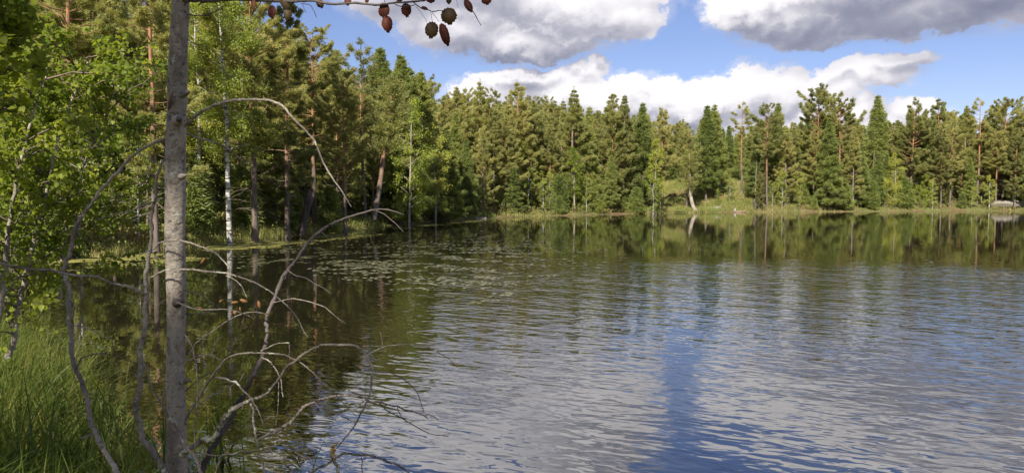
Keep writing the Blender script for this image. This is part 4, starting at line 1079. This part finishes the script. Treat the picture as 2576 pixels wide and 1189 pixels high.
BR = [
 ([(467, 322), (497, 287), (536, 263), (581, 250), (640, 248), (679, 251), (714, 271), (753, 313), (786, 352), (818, 414), (854, 476), (882, 520)], [4.6, 4.2, 3.6, 3.2, 3, 2.4, 1.6], (2.45, 2.3), A_),
 ([(469, 339), (494, 342), (526, 352), (568, 372), (594, 391), (629, 418)], [3, 2.2, 1.3], (2.47, 2.6), A_),
 ([(361, 740), (334, 725), (299, 713), (257, 703), (219, 695), (166, 687), (98, 678), (44, 670), (0, 660), (-70, 645)], [4.5, 4, 3.6, 3, 2.6], (2.53, 2.3), A_),
 ([(384, 627), (396, 613), (419, 604), (445, 603)], [2.4, 2.6], (2.5, 2.44), A_),
 ([(455, 604), (499, 616), (534, 632), (558, 651), (576, 672), (584, 692)], [2.8, 2.4, 1.5], (2.46, 2.3), A_),
 ([(380, 698), (396, 686), (416, 681), (440, 680)], [2.8, 2.8], (2.52, 2.45), A_),
 ([(455, 678), (505, 679), (552, 685), (588, 693), (623, 703), (653, 716), (682, 735), (706, 755), (729, 776), (750, 802), (762, 832), (775, 848)], [3, 2.8, 2.5, 2.1, 1.6, 1], (2.46, 2.2), A_),
 ([(570, 693), (593, 705), (611, 722), (621, 748)], [1.6, 1], (2.38, 2.36), A_),
 ([(445, 761), (475, 772), (511, 778), (564, 777), (593, 781), (617, 790), (638, 801)], [2, 1.6, 1.2], (2.45, 2.25), A_),
 ([(466, 905), (487, 876), (514, 846), (534, 832), (564, 811), (593, 796), (617, 787), (644, 783), (671, 789)], [2.4, 2, 1.6, 1], (2.47, 2.35), A_),
 ([(466, 730), (500, 742), (530, 758), (560, 780)], [1.8, 1], (2.48, 2.6), K_),
 ([(466, 788), (500, 790), (540, 782)], [2, 1.2], (2.48, 2.6), K_),
 ([(470, 1140), (484, 1126), (519, 1100), (546, 1077), (576, 1047), (605, 1024), (623, 1012)], [9, 7.5, 6.5], (2.52, 2.42), L_),
 ([(623, 1012), (653, 997), (682, 985), (700, 956), (721, 926), (750, 899), (780, 882), (806, 868), (826, 865), (861, 864), (885, 865), (906, 876), (924, 890), (936, 914), (938, 938), (934, 967), (927, 997), (915, 1027), (897, 1056), (882, 1083), (864, 1106), (847, 1127)], [5, 4.2, 4, 3.8, 3.5, 3.2, 3, 2.6, 2.2, 1.6], (2.42, 2.15), A_),
 ([(928, 890), (950, 877), (974, 868), (998, 866), (1039, 868), (1072, 870), (1098, 883), (1122, 896), (1150, 923)], [1.8, 1.5, .9], (2.25, 2.3), A_),
 ([(963, 868), (961, 855), (956, 837)], [1.4, .9], (2.26, 2.24), A_),
 ([(468, 1065), (478, 1038), (496, 1012), (514, 982), (531, 953), (549, 926), (558, 914), (579, 899), (599, 892), (623, 889), (653, 889), (688, 890), (727, 896), (753, 908), (780, 929), (800, 950), (811, 964), (841, 988), (870, 1021), (900, 1049)], [4, 3.6, 3, 2.6, 2.2, 1.6, 1.2], (2.45, 2.3), A_),
 ([(558, 914), (552, 902), (537, 895), (519, 892), (496, 895), (475, 907), (451, 926), (431, 952), (416, 976), (409, 1003), (407, 1020)], [2.4, 2.2, 1.8], (2.4, 2.3), A_),
 ([(534, 892), (537, 870), (549, 852), (561, 846)], [1.5, .9], (2.4, 2.42), A_),
 ([(540, 950), (570, 951), (593, 961), (614, 982), (632, 1003), (647, 1027), (656, 1047), (661, 1066)], [3, 2.6, 2], (2.4, 2.3), A_),
 ([(626, 1012), (635, 1044), (641, 1074), (645, 1103), (648, 1133), (656, 1151), (664, 1171), (670, 1200)], [3.6, 3, 2.4], (2.42, 2.3), A_),
 ([(646, 1133), (608, 1136), (564, 1143), (552, 1151), (546, 1169), (543, 1200)], [1.8, 2, 2.6], (2.35, 2.35), A_),
 ([(505, 1140), (530, 1144), (556, 1145)], [1.6, 1], (2.4, 2.35), A_),
 ([(466, 843), (481, 870), (490, 896), (497, 926), (497, 964), (498, 997), (495, 1026), (490, 1062), (488, 1103), (490, 1140)], [2.2, 2.4, 2.2], (2.35, 2.38), A_),
 ([(505, 1200), (496, 1157), (478, 1130), (463, 1109), (446, 1077), (425, 1047), (404, 1015), (386, 985), (373, 944), (362, 911)], [5, 4, 3.4, 2.6, 2], (2.34, 2.4), A_),
 ([(500, 1015), (519, 1003), (552, 985), (579, 970), (605, 956), (614, 938)], [2, 1.6, 1], (2.5, 2.6), A_),
 ([(468, 980), (496, 956), (522, 941), (556, 932)], [2, 1.4], (2.5, 2.7), K_),
 ([(660, 1100), (700, 1078), (741, 1044), (768, 1021), (795, 1006), (811, 1003), (850, 995), (885, 995), (915, 1001)], [5.5, 5, 4, 3.4], (2.75, 2.6), A_),
 ([(915, 1001), (950, 1012), (980, 1018), (1015, 1027), (1039, 1035), (1069, 1046), (1077, 1053)], [3.2, 2.8, 2.2, 1.4], (2.6, 2.5), K_),
 ([(1069, 1046), (1080, 1041), (1092, 1046), (1103, 1057)], [1.6, 1.4], (2.51, 2.5), K_),
 ([(955, 1013), (962, 1020), (971, 1032), (1006, 1047), (1039, 1068), (1066, 1084), (1101, 1094), (1129, 1096)], [1.8, 1.5, 1.1], (2.57, 2.5), K_),
 ([(1000, 1024), (1005, 1036), (1009, 1046), (1024, 1060)], [1.3, .9], (2.55, 2.54), K_),
 ([(790, 1010), (799, 1025), (832, 1026), (858, 1044), (882, 1058), (894, 1061)], [1.8, 1.3], (2.63, 2.5), K_),
 ([(925, 932), (944, 932), (980, 938), (1009, 948), (1030, 964), (1048, 985), (1060, 1012), (1067, 1038)], [1, 1.6, 1.2], (2.5, 2.5), K_),
 ([(775, 1200), (785, 1189), (808, 1168), (841, 1154), (873, 1145), (906, 1145), (938, 1147), (968, 1154), (995, 1167), (1024, 1186), (1060, 1225)], [4.2, 3.8, 3.4, 3, 2.6], (2.3, 2.1), A_),
 ([(909, 1146), (911, 1170), (910, 1200)], [1.8, 1.4], (2.2, 2.2), A_),
 ([(853, 1200), (848, 1175), (840, 1155), (836, 1138)], [5, 4.5, 4], (2.26, 2.26), L_),
 ([(655, 1110), (667, 1121), (697, 1142), (727, 1157), (760, 1180)], [2.4, 2, 1.4], (2.6, 2.5), A_),
 ([(735, 1133), (768, 1151), (800, 1168)], [1.8, 1.4], (2.6, 2.5), A_),
 ([(653, 902), (676, 908), (694, 926), (706, 950), (710, 997)], [2.2, 1.6], (2.65, 2.6), A_),
 ([(703, 961), (700, 1021), (694, 1071)], [1.5, 1], (2.6, 2.6), A_),
 ([(644, 1084), (682, 1089), (715, 1087)], [1.6, 1], (2.4, 2.35), A_),
 ([(660, 880), (685, 865), (705, 862), (727, 861)], [2.6, 2, 1.4], (2.8, 2.7), L_),
 ([(727, 864), (730, 882), (724, 898)], [1.6, 1.2], (2.7, 2.7), K_),
 ([(724, 681), (771, 701), (806, 722), (833, 737)], [1.8, 1], (2.85, 2.8), K_),
 ([(949, 530), (989, 555), (1014, 582)], [1.8, 1], (2.93, 2.9), K_),
 ([(809, 584), (823, 596), (838, 612)], [1.5, .9], (2.9, 2.9), K_),
 ([(690, 760), (735, 750), (790, 762), (819, 771), (850, 800), (871, 814)], [1, 1.3, 1.6, 1.2], (2.8, 2.7), A_),
 ([(350, 640), (372, 628), (390, 640)], [1.6, 2], (2.5, 2.52), K_),
 ([(188, 935), (200, 905), (225, 890), (260, 885), (300, 897), (345, 915)], [1.8, 1.6, 1.2], (2.4, 2.5), K_),
 ([(181, 817), (215, 822), (250, 840), (290, 858)], [1.8, 1], (2.45, 2.4), A_),
 ([(176, 755), (186, 775), (184, 800), (182, 820)], [1.8, 1.2], (2.44, 2.42), K_),
 ([(236, 1093), (215, 1096), (203, 1101)], [3, 2.2], (2.38, 2.35), A_),
 ([(350, 385), (375, 400), (398, 412)], [1.6, 1.4], (2.54, 2.54), A_),
 ([(410, 498), (380, 512), (330, 530), (270, 545), (235, 555)], [2.6, 2, 1], (2.52, 2.7), A_),
 ([(470, 38), (520, 40), (560, 20)], [1.6, 1.2], (2.45, 2.6), K_),
]
for pts_, r_, dep_, m_ in BR: limb('branch', pts_, r_, dep_, m_)
# ochre fungus on the stub at the bottom
fb = Buf()
for q in range(26):
    c = np.array(at(839 + brng.normal(0, 4), 1134 + brng.normal(0, 7), 2.25 + brng.normal(0, .006))) - np.array(ta0); r__ = brng.uniform(.003, .006)
    th = np.arange(6) * np.pi / 3; ring = np.stack([np.cos(th), np.sin(th) * .8, np.zeros(6)], -1) * r__
    V_ = np.vstack([c + ring, [c + [0, 0, r__]], [c - [0, 0, r__]]]); jj = np.arange(6)
    fb.add(V_, np.stack([jj, (jj + 1) % 6, np.full(6, 6)], -1), np.stack([(jj + 1) % 6, jj, np.full(6, 7)], -1))
obj('fungus', fb.mesh('fungus', True), M['fungus'], ta)

# leafy twig along the top
tb = limb('branch', [(470, 8), (520, 4), (600, 3), (660, 1), (708, 2), (794, 6), (866, 7), (933, 9.5), (1001, 10), (1035, 5.6), (1066, 0), (1110, -14), (1180, -42), (1260, -70)], [7.5, 5.5, 4, 3.6, 3.2, 2.8, 2.2, 1.4], (2.44, 2.2), K_)
def twig(pts, r, dep): limb('twig', pts, r, dep, K_, tb, 6, False)
twig([(996, 11), (1006, 16), (1024, 15), (1045, 14)], [1.6, 1.2], (2.28, 2.26))
twig([(1040, 6), (1047, 10), (1059, 20), (1077, 27), (1089, 30), (1104, 27), (1116, 27)], [1.8, 1.6, 1.2], (2.27, 2.25))
twig([(1045, 16), (1058, 30), (1068, 44), (1074, 56)], [.7, .6], (2.26, 2.26))
twig([(1082, 30), (1086, 44), (1088, 58)], [.7, .6], (2.26, 2.26)); twig([(1086, 31), (1097, 44), (1104, 55)], [.8, .6], (2.26, 2.25))
twig([(1140, -25), (1165, -10), (1190, 30), (1200, 48), (1210, 65)], [1.8, 1.6, 1.5, 1], (2.24, 2.22))
twig([(756, 4), (760, 12), (770, 32)], [1, .6], (2.38, 2.38)); twig([(758, 10), (780, 14), (788, 24), (797, 45)], [1, 1.4, .8], (2.38, 2.38))
twig([(968, -6), (969, 8)], [1, 1], (2.3, 2.3)); twig([(1148, 0), (1152, 20)], [.6, .5], (2.25, 2.25))

def leaf(cx, cy, w_, h_, rot, mat, D=2.27, seed=0, missing=0):
    """toothed aspen leaf: rounded blade with a point, slightly cupped"""
    rng = np.random.RandomState(int(cx * 7 + cy)); n = 30; V_ = [(0, 0, 0)]
    for k in range(n):
        a = 2 * math.pi * k / n; tooth = 1 + (.05 if k % 2 else -.03) + rng.normal(0, .03)
        x_ = math.sin(a) * .5 * tooth; y_ = -math.cos(a) * .5 * tooth
        if abs(math.degrees(a)) < 20 or a > 2 * math.pi - .35: y_ *= 1.18
        if missing and math.sin(a) < -.15: x_ *= missing
        V_.append((x_, y_, (.05 + .08 * (seed % 2)) * (x_ * x_ * 4) - .05 + .10 * y_ * y_ + rng.normal(0, .002)))
    V_ = np.array(V_); s_ = D / F; w_ *= .92; h_ *= .92; ca, sa = math.cos(math.radians(rot)), math.sin(math.radians(rot))
    X_ = (V_[:, 0] * w_ * ca - V_[:, 1] * h_ * sa); Z_ = V_[:, 0] * w_ * sa + V_[:, 1] * h_ * ca
    yaw = rng.normal(0, .25)
    c = np.array(at(cx, cy, D)) - np.array(ta0)
    W_ = np.stack([X_ * s_ * math.cos(yaw), X_ * s_ * math.sin(yaw) + V_[:, 2] * w_ * s_ * 1.5, Z_ * s_], -1) + c
    k = np.arange(1, n + 1); F_ = np.stack([np.zeros(n, int), k, k % n + 1], -1)
    me_ = mesh_np('leaf', W_, [F_], True); o = obj('leaf', me_, mat, tb)
    so = o.modifiers.new('thickness', 'SOLIDIFY'); so.thickness = .0004
    return o
Rl, Bl, Ol = M['redleaf'], M['brownleaf'], M['orangeleaf']
for a in [(1129, 40, 44, 42, 8, Bl, 2.25), (1086, 75, 36, 42, -6, Bl, 2.26), (1118, 86, 26, 60, 18, Rl, 2.255), (966, 27, 34, 36, 0, Rl, 2.3), (974, 60, 29, 42, 5, Rl, 2.3), (1022, 25, 28, 34, 8, Rl, 2.28),
          (1068, 21, 18, 9, -20, Rl, 2.26), (1178, 14, 20, 38, 28, Rl, 2.23), (1224, 1, 28, 22, 10, Rl, 2.23), (1083, 1, 26, 14, 0, Rl, 2.25), (1129, 2, 15, 17, 0, Bl, 2.25), (805, 9, 20, 24, 25, Bl, 2.35),
          (875, 5, 20, 18, 0, Rl, 2.33), (1005, 1, 16, 9, 0, Rl, 2.29), (923, 2, 12, 10, 20, Rl, 2.31), (716, 8, 24, 36, 30, Bl, 2.36), (724, 36, 22, 30, -10, Bl, 2.36), (684, 30, 30, 34, 5, Rl, 2.37), (638, 12, 14, 28, 0, Ol, 2.38)]:
    leaf(*a)
for a in [(556, 757, 12, 8, 20, Ol, 2.4), (590, 760, 20, 6, 5, Ol, 2.4), (613, 756, 22, 8, -18, Ol, 2.4), (651, 765, 9, 20, 8, Ol, 2.4), (500, 774, 22, 6, -4, Ol, 2.42), (590, 785, 12, 10, 30, Ol, 2.38), (604, 777, 4, 12, 5, Ol, 2.4), (672, 789, 4, 14, 80, Ol, 2.38), (510, 655, 8, 20, -42, Ol, 2.4)]:
    leaf(*a)

# ------------------------------------------------------------------ leafy birch saplings at the left
def sapling(name, trunk_px, rp, D, label, seed, nb, Lb, nleaf, leaf_sz=.036, y0=0.12):
    rng = np.random.RandomState(seed)
    W3 = np.array([at(x_, y_, D + dd) for x_, y_, dd in trunk_px]); m = len(W3)
    b0 = W3[0].copy(); r = root(name, b0, label, 'tree')
    tq = np.linspace(0, 1, m * 5); tt = np.linspace(0, 1, m)
    T3 = np.stack([np.interp(tq, tt, W3[:, c]) for c in range(3)], -1)
    for _ in range(3): T3[1:-1] = (T3[:-2] + 2 * T3[1:-1] + T3[2:]) / 4
    T3 += rng.normal(0, .004, T3.shape); T3 -= b0
    wd = Buf(); wd.tube(T3, np.interp(tq, [0, 1], rp), 8)
    tw = Buf(); C_, D_ = [], []
    for q in range(nb):
        k = int(len(T3) * (y0 + (1 - y0) * (q + rng.rand()) / nb)); k = min(k, len(T3) - 1); o = T3[k]; t = k / len(T3)
        az = rng.uniform(0, 6.28); e = math.radians(rng.uniform(10, 55)); L = Lb * (1.05 - .55 * t) * rng.uniform(.5, 1.1)
        d = np.array([math.cos(az) * math.cos(e), math.sin(az) * math.cos(e), math.sin(e)]); s = np.linspace(0, 1, 7)[:, None]
        bp = o + d * L * s + np.array([0, 0, -.22 * L]) * s ** 2 + rng.normal(0, .008, (7, 3))
        tw.tube(bp, np.linspace(.0065, .0015, 7), 4, False)
        for z_ in range(6):
            s0 = rng.uniform(.2, 1); p = bp[min(6, int(s0 * 7))]; d2 = nrm(d + rng.normal(0, .6, 3)); l2 = L * rng.uniform(.15, .4)
            pe = p + d2 * l2; tw.tube([p, (p + pe) / 2 + rng.normal(0, .005, 3), pe + [0, 0, -.1 * l2]], [.0028, .002, .001], 3, False)
            ff = np.linspace(.15, 1.05, 7)[:, None]; C_.append(p + (pe - p) * ff); D_.append(np.tile(d2, (7, 1)))
        C_.append(bp[2:]); D_.append(np.tile(d, (5, 1)))
    C_ = np.concatenate(C_); D_ = np.concatenate(D_); per = max(1, round(nleaf / len(C_)))
    P_ = np.repeat(C_, per, 0) + rng.normal(0, .022, (len(C_) * per, 3)); n = len(P_)
    dd = nrm(np.repeat(D_, per, 0) * .6 + rng.normal(0, .55, P_.shape) + [0, 0, -.5]); sd_ = nrm(np.cross(dd, rng.normal(0, .6, dd.shape) + [0, 0, 1.0])); nn_ = np.cross(dd, sd_)
    l = leaf_sz * rng.uniform(.65, 1.25, (n, 1))
    V_ = np.stack([P_, P_ + dd * l * .22 + sd_ * l * .34 + nn_ * l * .08, P_ + dd * l * .55 + sd_ * l * .33 + nn_ * l * .08, P_ + dd * l, P_ + dd * l * .55 - sd_ * l * .33 + nn_ * l * .08, P_ + dd * l * .22 - sd_ * l * .34 + nn_ * l * .08], 1).reshape(-1, 3)
    base = np.arange(n)[:, None] * 6
    lf = Buf(); lf.add(V_, np.concatenate([base + [0, 1, 2, 3], base + [0, 3, 4, 5]]))
    obj('trunk', wd.mesh('trunk', True), M['palestem'], r); obj('branches', tw.mesh('branches', True), M['sprucebark'], r); obj('crown', lf.mesh('crown'), M['sapling'], r)
    return r
sapling('birch_sapling', [(20, 900, 0), (33, 867, 0), (44, 796, 0), (55, 737, 0), (74, 648, 0), (89, 589, 0), (109, 515, 0), (120, 475, 0), (145, 350, .1), (185, 240, .2), (225, 150, .2)], [.021, .006], 5.0,
        'leafy birch sapling with a white lower stem leaning right of its twin', 3, 44, 1.0, 6000)
sapling('birch_sapling', [(-10, 860, 0), (2, 760, 0), (10, 700, 0), (20, 600, 0), (30, 500, 0), (50, 425, 0), (75, 310, 0), (100, 240, 0), (122, 170, 0)], [.018, .005], 4.7,
        'leafy birch sapling with a white stem nearest the left edge', 4, 36, .9, 4400)
sapling('alder_sapling', [(150, 760, 0), (158, 640, 0), (175, 520, 0), (215, 400, 0), (262, 290, 0), (300, 210, .1)], [.014, .004], 5.6,
        'thin dark-stemmed leafy sapling behind the white-stemmed birches', 5, 34, .95, 4200)
sapling('birch_sapling', [(-120, 800, 0), (-110, 500, 0), (-70, 250, 0), (-20, 60, 0), (10, -60, 0)], [.02, .006], 3.7,
        'sapling whose dark leaves fill the upper left corner', 6, 26, .5, 1900, .042, .45)
